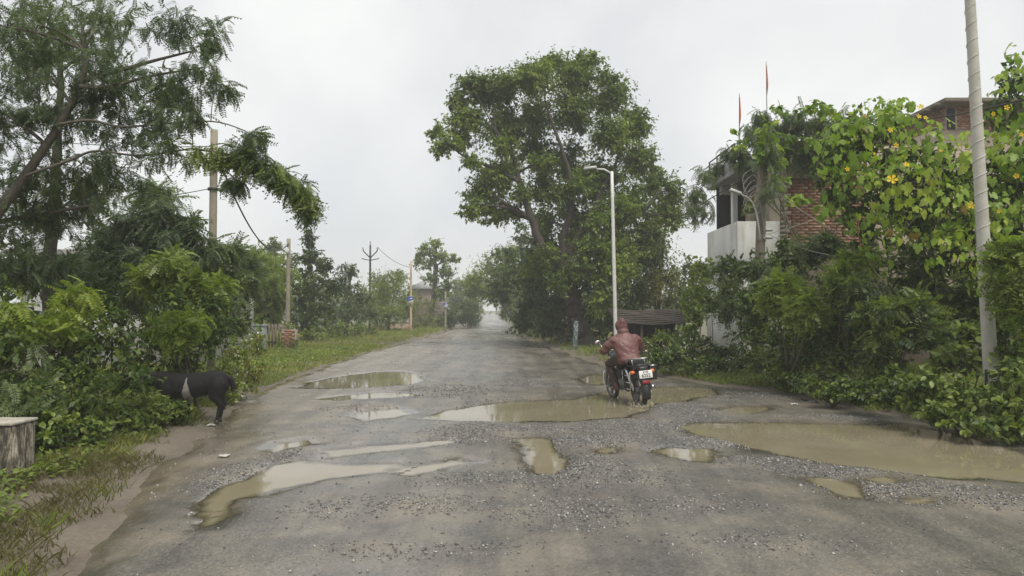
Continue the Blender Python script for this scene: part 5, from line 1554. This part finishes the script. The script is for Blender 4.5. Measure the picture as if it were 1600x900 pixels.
def cap_tube(mb, P, r, sides=12, n=14):
    p = smooth_path(P, n)
    rr = np.interp(np.linspace(0, 1, n), np.linspace(0, 1, len(r)), r)
    mb.tube(p, rr, sides)
    mb.blob(p[0], (rr[0],) * 3)
    mb.blob(p[-1], (rr[-1],) * 3)
    return mb

MW = gnd(1001, 634, -.02)
YAW, LEAN = R(14), R(-5)
bike = thing('motorcycle', (MW[0], MW[1], -.045), 'black commuter motorcycle with number plate 6252 splashing through the puddle', 'motorcycle', rz=YAW)
bike.rotation_euler = (0, LEAN, YAW)
def bb(mb, name, mat, parent=bike, **k):
    k.setdefault('local', True)
    return mb.build(name, mat, parent, **k)
RW = .305
def wheel(y, w, steer=0):
    hub = bb(MB().lathe([(.02, -.08), (.06, -.06), (.06, .06), (.02, .08)], (0, y, RW), 'X', 16), 'wheel', ENGINE, smooth=False)
    prof = [(RW - .075, -w * .42)]
    for k in range(9):
        a = -math.pi / 2 + math.pi * k / 8
        prof.append((RW - .055 + .055 * math.cos(a), w / 2 * math.sin(a)))
    prof += [(RW - .075, w * .42), (RW - .075, -w * .42)]
    bb(MB().lathe(prof, (0, y, RW), 'X', 40), 'tyre', RUBBER, hub, smooth=True)
    bb(MB().lathe([(RW - .076, -w * .40), (RW - .09, -w * .3), (RW - .09, w * .3), (RW - .076, w * .40), (RW - .076, -w * .40)], (0, y, RW), 'X', 40), 'rim', ENGINE, hub, smooth=True)
    for k in range(5):
        a = k * 2 * math.pi / 5
        d_ = np.array([0, math.cos(a), math.sin(a)])
        bb(MB().tube([np.array([0, y, RW]) + d_ * .05, np.array([0, y, RW]) + d_ * (RW - .085)], [.022, .016], 6), 'spoke', ENGINE, hub)
wheel(0, .105)
wheel(1.27, .085)
# fenders, fork, swing arm, shocks
def fender(y, r, a0, a1, w, name, mat):
    V, F, n = [], [], 14
    for i in range(n):
        a = a0 + (a1 - a0) * i / (n - 1)
        for (dx, dr) in ((-w, -.035), (-w * .8, .004), (0, .018), (w * .8, .004), (w, -.035)):
            V.append((dx, y + (r + dr) * math.cos(a), RW + (r + dr) * math.sin(a)))
        if i:
            k = 5 * i
            for j in range(4):
                F.append((k - 5 + j, k - 4 + j, k + 1 + j, k + j))
    o = bb(MB().add(V, F), name, mat, smooth=True)
    s = o.modifiers.new('t', 'SOLIDIFY'); s.thickness = .006
fender(0, RW + .05, R(200), R(60), .075, 'rear_fender', BLACK)
fender(1.27, RW + .035, R(190), R(40), .062, 'front_fender', BLACK)
for s in (-1, 1):
    bb(MB().tube([(s * .075, 1.27, RW), (s * .075, 1.13, .62), (s * .08, 1.03, .92)], [.024, .026, .02], 10), 'fork_leg', CHROME, smooth=True)
    bb(MB().tube([(s * .10, 0, RW), (s * .10, .22, .58), (s * .11, .27, .70)], [.026, .032, .024], 10), 'rear_shock', CHROME, smooth=True)
    bb(MB().box((s * .095, .24, RW + .01), (.03, .52, .05)), 'swing_arm', BLACK, bevel=.008)
    bb(MB().tube([(s * .08, .52, .30), (s * .24, .52, .295)], .016, 8), 'foot_peg', RUBBER)
    bb(MB().tube([(s * .06, .08, .30), (s * .2, .06, .32)], .014, 8), 'pillion_peg', RUBBER)
# engine, frame, exhaust, tank, seat, side panels
en = MB()
en.box((0, .66, .38), (.26, .34, .22)).box((0, .76, .55), (.19, .17, .22), rx=-.3)
eng = bb(en, 'engine', ENGINE, bevel=.02)
for k in range(6):
    bb(MB().box((0, .74 + .012 * k, .47 + .033 * k), (.23, .21, .01), rx=-.3), 'cooling_fin', ENGINE, eng)
bb(MB().lathe([(.02, -.155), (.10, -.15), (.10, .15), (.02, .155)], (0, .60, .37), 'X', 20), 'crankcase_cover', ENGINE, eng)
bb(MB().tube(smooth_path([(.07, .88, .55), (.1, .92, .40), (.13, .80, .26), (.16, .5, .26), (.17, .25, .30)], 16), .02, 10).tube([(.17, .30, .29), (.175, .1, .32), (.18, -.22, .38)], [.03, .045, .042], 14), 'exhaust', CHROME, smooth=True)
tk = MB()
tk.blob((0, .82, .86), (.15, .24, .115)).blob((0, .98, .90), (.13, .14, .10)).blob((0, .70, .83), (.11, .18, .09))
fuse(tk, 'fuel_tank', BLACK, bike, .014, 5)
st = MB()
st.box((0, .42, .795), (.24, .50, .07)).box((0, .10, .83), (.22, .36, .075), rx=.06).blob((0, .62, .80), (.10, .10, .05))
fuse(st, 'seat', SEATM, bike, .014, 6)
for s in (-1, 1):
    bb(MB().add([(s * .11, .22, .76), (s * .12, .55, .74), (s * .12, .56, .54), (s * .125, .36, .50), (s * .09, .22, .74), (s * .09, .55, .72), (s * .09, .56, .54), (s * .095, .36, .52)],
                [(0, 1, 2, 3), (7, 6, 5, 4), (0, 4, 5, 1), (1, 5, 6, 2), (2, 6, 7, 3), (3, 7, 4, 0)]), 'side_panel', BLACK)
fr = MB()
fr.tube([(0, 1.03, .92), (0, .9, .62), (0, .84, .30), (0, .5, .24)], .022, 8)
for s in (-1, 1):
    fr.tube([(0, 1.0, .86), (s * .09, .6, .74), (s * .10, .2, .74), (s * .09, -.16, .76)], .016, 8)
bb(fr, 'frame', BLACK)
# tail: carrier rail, tail unit, plate, lamps, side box
tail = MB()
tail.box((0, -.10, .74), (.20, .30, .10), rx=-.1).box((0, -.24, .70), (.17, .10, .11))
bb(tail, 'tail_unit', BLACK, bevel=.02)
cr = MB()
for s in (-1, 1):
    cr.tube(smooth_path([(s * .125, .22, .80), (s * .13, .02, .87), (s * .125, -.20, .90), (s * .06, -.30, .905), (0, -.32, .905)], 18), .013, 8)
    cr.tube([(s * .125, -.05, .885), (s * .11, -.08, .77)], .011, 8)
cr.tube([(-.125, -.1, .888), (.125, -.1, .888)], .010, 8).tube([(-.115, -.22, .895), (.115, -.22, .895)], .010, 8)
bb(cr, 'carrier_rail', CHROME, smooth=True)
pl_o = bb(MB().box((0, -.345, .625), (.25, .012, .135), rx=-.12), 'number_plate', PLATE, bevel=.004)
bb(MB().box((0, -.31, .62), (.10, .05, .11)), 'plate_bracket', BLACK)
bb(MB().box((0, -.335, .485), (.15, .05, .06), rx=-.1), 'tail_lamp', REDL, bevel=.012)
bb(MB().box((0, -.30, .50), (.17, .05, .17), rx=-.1), 'mudflap', BLACK, bevel=.01)
def text(body, size, x, z, parent):
    cu = bpy.data.curves.new('t', 'FONT')
    cu.body = body; cu.size = size; cu.align_x = 'CENTER'; cu.align_y = 'CENTER'; cu.extrude = .0008; cu.offset = .0012
    to = bpy.data.objects.new('t', cu); col.objects.link(to)
    bpy.context.view_layer.update()
    me = bpy.data.meshes.new_from_object(to.evaluated_get(bpy.context.evaluated_depsgraph_get()))
    bpy.data.objects.remove(to)
    me.materials.clear(); me.materials.append(INK)
    o = link('lettering', me, parent)
    o.location = (x, -.345 - .0075 + (z - .625) * .12, z)
    o.rotation_euler = (math.pi / 2 - .12, 0, 0)
    return o
text('6252', .085, 0, .603, pl_o)
text('JH 02', .045, 0, .667, pl_o)
for s in (-1, 1):
    st_ = bb(MB().tube([(s * .08, -.18, .66), (s * .17, -.2, .66)], .011, 8), 'indicator', BLACK)
    bb(MB().blob((s * .19, -.205, .66), (.042, .045, .034)), 'lens', ORANGE, st_, smooth=True)
bx_ = bb(MB().box((.235, .02, .62), (.15, .36, .27)), 'side_box', BLACK, bevel=.02)
bb(MB().box((.235, -.165, .745), (.13, .02, .022)), 'box_trim', CHROME, bx_)
sg_ = MB()
for zz in (.33, .45, .57):
    sg_.tube([(-.155, .36, zz), (-.16, .02, zz)], .009, 6)
for yy in (.36, .02):
    sg_.tube([(-.155, yy, .31), (-.145, yy, .66)], .009, 6)
bb(sg_, 'leg_guard', CHROME)
cg = MB()
cg.tube(smooth_path([(-.03, .93, .62), (-.26, .95, .60), (-.30, .93, .45), (-.27, .9, .32), (-.03, .86, .30)], 18), .014, 8)
cg.tube(smooth_path([(.03, .93, .62), (.26, .95, .60), (.30, .93, .45), (.27, .9, .32), (.03, .86, .30)], 18), .014, 8)
bb(cg, 'crash_guard', CHROME, smooth=True)
# handlebar, headlamp, mirrors
hb_ = bb(MB().tube(smooth_path([(-.37, .80, 1.00), (-.24, .86, 1.02), (-.1, .98, .99), (.1, .98, .99), (.24, .86, 1.02), (.37, .80, 1.00)], 24), .012, 8), 'handlebar', CHROME, smooth=True)
for s in (-1, 1):
    bb(MB().tube([(s * .27, .845, 1.015), (s * .39, .79, 1.0)], .019, 10), 'grip', RUBBER, hb_)
    bb(MB().tube([(s * .27, .87, 1.02), (s * .40, .85, .985)], .006, 6), 'lever', CHROME, hb_)
    mr = bb(MB().tube([(s * .26, .87, 1.02), (s * .33, .93, 1.14)], .006, 6), 'mirror', CHROME)
    bb(MB().blob((s * .355, .94, 1.16), (.062, .014, .045)), 'mirror_glass', CHROME, mr, smooth=True)
hl = bb(MB().lathe([(.03, 1.02), (.085, 1.08), (.095, 1.16), (.088, 1.18)], (0, 0, .90), 'Y', 18), 'headlamp', BLACK, smooth=True)
bb(MB().blob((0, 1.18, .90), (.082, .025, .082)), 'lens', WHITE, hl, smooth=True)
bb(MB().box((0, 1.02, 1.0), (.16, .05, .07), rx=-.5), 'instrument_cluster', BLACK, bevel=.015)

# ---- rider
per = thing('person', (MW[0], MW[1], -.045), 'motorcycle rider in a maroon hooded raincoat and dark brown trousers, seen from behind', 'person')
per.rotation_euler = (0, LEAN, YAW)
jk = MB()
rings = [(.79, .205, .15, .33), (.88, .215, .16, .36), (1.0, .235, .165, .40), (1.12, .255, .165, .44), (1.22, .245, .145, .48), (1.285, .18, .115, .505), (1.33, .10, .09, .52), (1.38, .085, .085, .535)]
V, F, sd = [], [], 20
for i, (z, a, b_, y) in enumerate(rings):
    for k in range(sd):
        th = 2 * math.pi * k / sd
        V.append((a * math.cos(th), y + b_ * math.sin(th), z))
for i in range(len(rings) - 1):
    for k in range(sd):
        F.append((i * sd + k, i * sd + (k + 1) % sd, (i + 1) * sd + (k + 1) % sd, (i + 1) * sd + k))
F += [tuple(range(sd))[::-1], tuple((len(rings) - 1) * sd + k for k in range(sd))]
jk.add(V, F)
for s in (-1, 1):
    cap_tube(jk, [(s * .20, .47, 1.21), (s * .31, .55, 1.11), (s * .365, .63, 1.02), (s * .365, .71, 1.01), (s * .35, .765, 1.02)], [.092, .088, .078, .066, .058])
# flared hem over the seat
jk.blob((0, .27, .84), (.215, .12, .085))
fuse(jk, 'raincoat', JACKET, per, .013, 5, .042)
hd = MB()
hd.blob((0, .575, 1.455), (.115, .135, .135)).blob((0, .53, 1.52), (.075, .085, .095)).blob((0, .52, 1.35), (.115, .10, .085)).blob((0, .50, 1.28), (.14, .10, .07)).blob((0, .50, 1.57), (.035, .04, .05))
fuse(hd, 'hood', plain('raincoat_hood', (.145, .065, .06), (.105, .047, .044), 7, .55, bumps=.35, bscale=16), per, .011, 6, .016)
tr = MB()
tr.blob((0, .37, .84), (.18, .16, .11))
for s in (-1, 1):
    cap_tube(tr, [(s * .10, .38, .83), (s * .17, .60, .81), (s * .215, .79, .76), (s * .21, .79, .70), (s * .20, .70, .52), (s * .195, .60, .345)], [.115, .105, .085, .082, .070, .062])
fuse(tr, 'trousers', TROUSER, per, .013, 5, .03)
bd = MB()
bd.blob((0, .62, 1.45), (.082, .10, .115)).blob((0, .72, 1.44), (.014, .025, .022)).blob((0, .69, 1.39), (.04, .03, .02))
bd.tube([(0, .56, 1.36), (0, .50, 1.22)], .055, 12).tube([(0, .52, 1.28), (0, .42, 1.0), (0, .37, .84)], [.10, .12, .12], 14)
for s in (-1, 1):
    bd.blob((s * .03, .705, 1.465), (.015, .012, .010)).blob((s * .082, .61, 1.45), (.012, .025, .032))
    bd.tube([(0, .50, 1.22), (s * .2, .48, 1.20), (s * .36, .64, 1.02), (s * .345, .79, 1.015)], [.06, .055, .045, .030], 10)
    bd.blob((s * .34, .815, 1.02), (.045, .035, .026))
    for f_ in range(4):
        x = s * (.305 + .024 * f_)
        y0 = .845 - .012 * f_
        bd.tube([(x, y0 - .02, 1.036), (x, y0 + .022, 1.034), (x, y0 + .030, 1.006), (x, y0 + .012, .988)], [.0115, .0105, .010, .009], 7)
    bd.tube([(s * .30, .80, 1.02), (s * .285, .825, 1.00), (s * .29, .855, .985)], [.013, .012, .010], 7)
    bd.tube([(0, .40, .84), (s * .12, .42, .83), (s * .205, .77, .73), (s * .195, .60, .36), (s * .195, .58, .30)], [.08, .08, .06, .045, .04], 10)
fuse(bd, 'body', SKIN, per, .012, 1)
for s in (-1, 1):
    sh_ = MB()
    sh_.blob((s * .20, .58, .315), (.048, .075, .045)).blob((s * .205, .68, .300), (.05, .09, .034)).blob((s * .20, .575, .36), (.046, .05, .05)).box((s * .203, .64, .275), (.085, .25, .02))
    fuse(sh_, 'shoe', SHOE, per, .010, 3)

# ---- splash thrown up round the rear wheel
m, nt, b, out = _bsdf('splash_water')
b.inputs['Base Color'].default_value = (.55, .50, .38, 1)
b.inputs['Roughness'].default_value = .15
b.inputs['Transmission Weight'].default_value = .35
SPL = m
sp = MB()
c0 = np.array([MW[0], MW[1], -.01])
for k in range(150):
    a = rng.uniform(0, 6.28)
    rr0 = rng.uniform(.06, .30)
    p = c0 + np.array([math.cos(a) * rr0 * .8, math.sin(a) * rr0 * 1.3 - .05, abs(rng.normal(0, .05)) * (1 - rr0 * 2) + .008])
    q = rng.uniform(.004, .013)
    sp.blob(p, (q, q, q * rng.uniform(.8, 2.2)), 4, 6)
for k in range(60):
    a = rng.uniform(0, 6.28)
    sp.blob(c0 + np.array([math.cos(a) * .12, math.sin(a) * .2 - .03, .0]), (rng.uniform(.01, .03), rng.uniform(.01, .03), rng.uniform(.01, .035)), 4, 6)
tag(sp.build('water_splash', SPL, smooth=True), 'muddy water splash round the motorcycle\'s rear wheel', 'splash', kind='stuff')

# ---- goat
m, nt, b, out = _bsdf('goat_coat')
tc = N(nt, 'ShaderNodeTexCoord')
sx_ = N(nt, 'ShaderNodeSeparateXYZ')
nt.links.new(tc.outputs['Object'], sx_.inputs[0])
nz = noise(nt, 9, 3, .6, tc.outputs['Object'])
w_ = N(nt, 'ShaderNodeMath', operation='MULTIPLY_ADD')       # band widens towards the belly
nt.links.new(sx_.outputs['Z'], w_.inputs[0]); w_.inputs[1].default_value = -.22; w_.inputs[2].default_value = .19
dx = N(nt, 'ShaderNodeMath', operation='ADD'); nt.links.new(sx_.outputs['X'], dx.inputs[0]); dx.inputs[1].default_value = .06
ab = N(nt, 'ShaderNodeMath', operation='ABSOLUTE'); nt.links.new(dx.outputs[0], ab.inputs[0])
nj = N(nt, 'ShaderNodeMath', operation='MULTIPLY_ADD'); nt.links.new(nz, nj.inputs[0]); nj.inputs[1].default_value = .06; nt.links.new(ab.outputs[0], nj.inputs[2])
lt = N(nt, 'ShaderNodeMath', operation='LESS_THAN'); nt.links.new(nj.outputs[0], lt.inputs[0]); nt.links.new(w_.outputs[0], lt.inputs[1])
nt.links.new(mixc(nt, lt.outputs[0], (.010, .010, .011), (.36, .34, .31)), b.inputs['Base Color'])
b.inputs['Roughness'].default_value = .75
mpg = N(nt, 'ShaderNodeMapping'); mpg.inputs['Scale'].default_value = (30, 60, 14)
nt.links.new(tc.outputs['Object'], mpg.inputs['Vector'])
bump(nt, b, noise(nt, 2.2, 4, .7, mpg.outputs[0]), .7, .02)
GOAT = m
HORN = plain('horn', (.09, .08, .065), (.05, .045, .04), 20, .5, bumps=.4)
HOOF = plain('hoof', (.03, .028, .025), (.04, .035, .03), 9, .6)
gp = gnd(338, 661)
gz = float(verge_z(np.array([gp[0]]), np.array([gp[1]]), -1)[0])
goat = thing('goat', (gp[0] - .40, gp[1] + .1, gz), 'black goat with a white belly band feeding with its head in the hedge', 'goat')
goat.rotation_euler = (0, 0, R(8))
gb_ = MB()
def ringloft(mb, P, ry_, rz_, sides=16):
    P = np.asarray(P, float)
    V, F = [], []
    for p, a, c in zip(P, ry_, rz_):
        for k in range(sides):
            th = 2 * math.pi * k / sides
            V.append((p[0], p[1] + a * math.cos(th), p[2] + c * math.sin(th)))
    n = len(P)
    for i in range(n - 1):
        for k in range(sides):
            F.append((i * sides + k, i * sides + (k + 1) % sides, (i + 1) * sides + (k + 1) % sides, (i + 1) * sides + k))
    F += [tuple(range(sides))[::-1], tuple((n - 1) * sides + k for k in range(sides))]
    mb.add(V, F)
# faces -X (left); rump at +X
ringloft(gb_, [(.50, 0, .64), (.46, 0, .64), (.36, 0, .645), (.2, 0, .62), (0, 0, .585), (-.2, 0, .585), (-.36, 0, .60), (-.46, 0, .62), (-.50, 0, .63)],
         [.05, .125, .155, .165, .17, .165, .145, .11, .05], [.06, .135, .17, .178, .182, .188, .182, .14, .06])
gb_.tube(smooth_path([(-.40, 0, .68), (-.56, 0, .70), (-.70, 0, .64)], 8), [.13, .12, .11, .10, .09, .085, .08, .075], 12)
gb_.blob((-.78, 0, .60), (.11, .065, .075)).blob((-.88, 0, .55), (.08, .045, .05)).blob((-.93, 0, .525), (.04, .036, .035))
for s in (-1, 1):
    # hind leg: thigh, knee forward, hock back, near-vertical shank
    cap_tube(gb_, [(.40, s * .09, .60), (.33, s * .10, .44), (.36, s * .10, .40)], [.12, .085, .065])
    cap_tube(gb_, [(.34, s * .10, .42), (.42, s * .10, .29), (.41, s * .10, .25), (.37, s * .10, .06)], [.068, .042, .036, .026])
    cap_tube(gb_, [(-.36, s * .09, .56), (-.38, s * .09, .36), (-.37, s * .09, .27), (-.38, s * .09, .06)], [.085, .05, .036, .026])
    gb_.tube([(-.72, s * .05, .65), (-.74, s * .13, .63), (-.75, s * .19, .59)], [.018, .03, .008], 8)
# tail
cap_tube(gb_, [(.50, 0, .70), (.56, 0, .66), (.575, 0, .56), (.57, 0, .50)], [.035, .038, .034, .02])
gbody = fuse(gb_, 'body', GOAT, goat, .016, 4, .02)
nv = len(gbody.data.vertices)
co = np.zeros(nv * 3, np.float32); no = np.zeros(nv * 3, np.float32)
gbody.data.vertices.foreach_get('co', co); gbody.data.vertices.foreach_get('normal', no)
co, no = co.reshape(-1, 3).astype(float), no.reshape(-1, 3).astype(float)
hi_ = rng.integers(0, nv, 9000)
hi_ = hi_[(co[hi_, 2] > .2)]
p = co[hi_] - no[hi_] * .004
dh = nrm(no[hi_] * .45 + np.array([.35, 0, -.9]) + rng.normal(0, .25, p.shape))
stw = nrm(np.cross(dh, no[hi_])) * .004
Lh = rng.uniform(.02, .055, (len(p), 1))
V = np.stack([p - stw, p + stw, p + dh * Lh], 1).reshape(-1, 3)
tag(MB().add(V, np.arange(len(V)).reshape(-1, 3)).build('coat_hair', GOAT, goat, local=True), kind='stuff')
for s in (-1, 1):
    MB().tube(smooth_path([(-.73, s * .035, .665), (-.68, s * .05, .75), (-.60, s * .07, .79)], 10), np.linspace(.02, .006, 10), 8).build('horn', HORN, goat, smooth=True, local=True)
    MB().blob((-.80, s * .062, .615), (.013, .008, .012)).build('eye', HORN, goat, smooth=True, local=True)
    for xx in (.365, -.385):
        MB().tube([(xx, s * (.10 if xx > 0 else .09), -.005), (xx + .006, s * (.10 if xx > 0 else .09), .065)], [.036, .028], 10).build('hoof', HOOF, goat, local=True)

# ---- litter
PAPER = plain('litter_white', (.5, .49, .46), (.36, .35, .32), 14, .7)
for (px, py, s, lab) in ((350, 715, .06, 'crumpled white plastic scrap on the muddy left road edge'), (118, 716, .05, 'pale scrap of litter in the dry grass near the parapet block'),
                         (1240, 634, .07, 'flattened pale wrapper on the gravel at the right road edge'), (1452, 652, .06, 'small white litter lump under the weed bush'),
                         (1590, 681, .09, 'white paper scrap on the mud at the right edge'), (1268, 628, .05, 'tiny pale wrapper right of the flattened one'), (330, 664, .06, 'small pale litter scrap by the goat\'s hind hoof')):
    p = gnd(px, py)
    e = min(p[0] - lx(p[1]), rx(p[1]) - p[0])
    z = max(float(road_z(p[None, :2])[0]), float(verge_z(np.array([p[0]]), np.array([p[1]]), -1 if p[0] < 0 else 1)[0]))
    n = 7
    V = []
    for i in range(n):
        for j in range(n):
            x, y = (i / (n - 1) - .5), (j / (n - 1) - .5)
            V.append((p[0] + x * s * 2 * rng.uniform(.85, 1.1), p[1] + y * s * 1.6 * rng.uniform(.85, 1.1), z + .012 + s * .35 * rng.random()))
    F = [(i * n + j, (i + 1) * n + j, (i + 1) * n + j + 1, i * n + j + 1) for i in range(n - 1) for j in range(n - 1)]
    o = MB().add(V, F).build('litter_scrap', PAPER, smooth=True)
    sm = o.modifiers.new('t', 'SOLIDIFY'); sm.thickness = .003
    tag(o, lab, 'litter')

# ================================================================== damp air
m = bpy.data.materials.new('haze')
m.use_nodes = True
nt = m.node_tree
nt.nodes.clear()
vo = N(nt, 'ShaderNodeVolumePrincipled')
vo.inputs['Color'].default_value = (.95, .96, .97, 1)
vo.inputs['Density'].default_value = .0018
mo = N(nt, 'ShaderNodeOutputMaterial')
nt.links.new(vo.outputs[0], mo.inputs['Volume'])
hz = MB().box((0, 110, 9.5), (560, 460, 22)).build('haze', m)
tag(hz, 'thin rain haze hanging in the air over the road', 'haze', kind='stuff')

for o in bpy.data.objects:
    if '_o' in o:
        del o['_o']
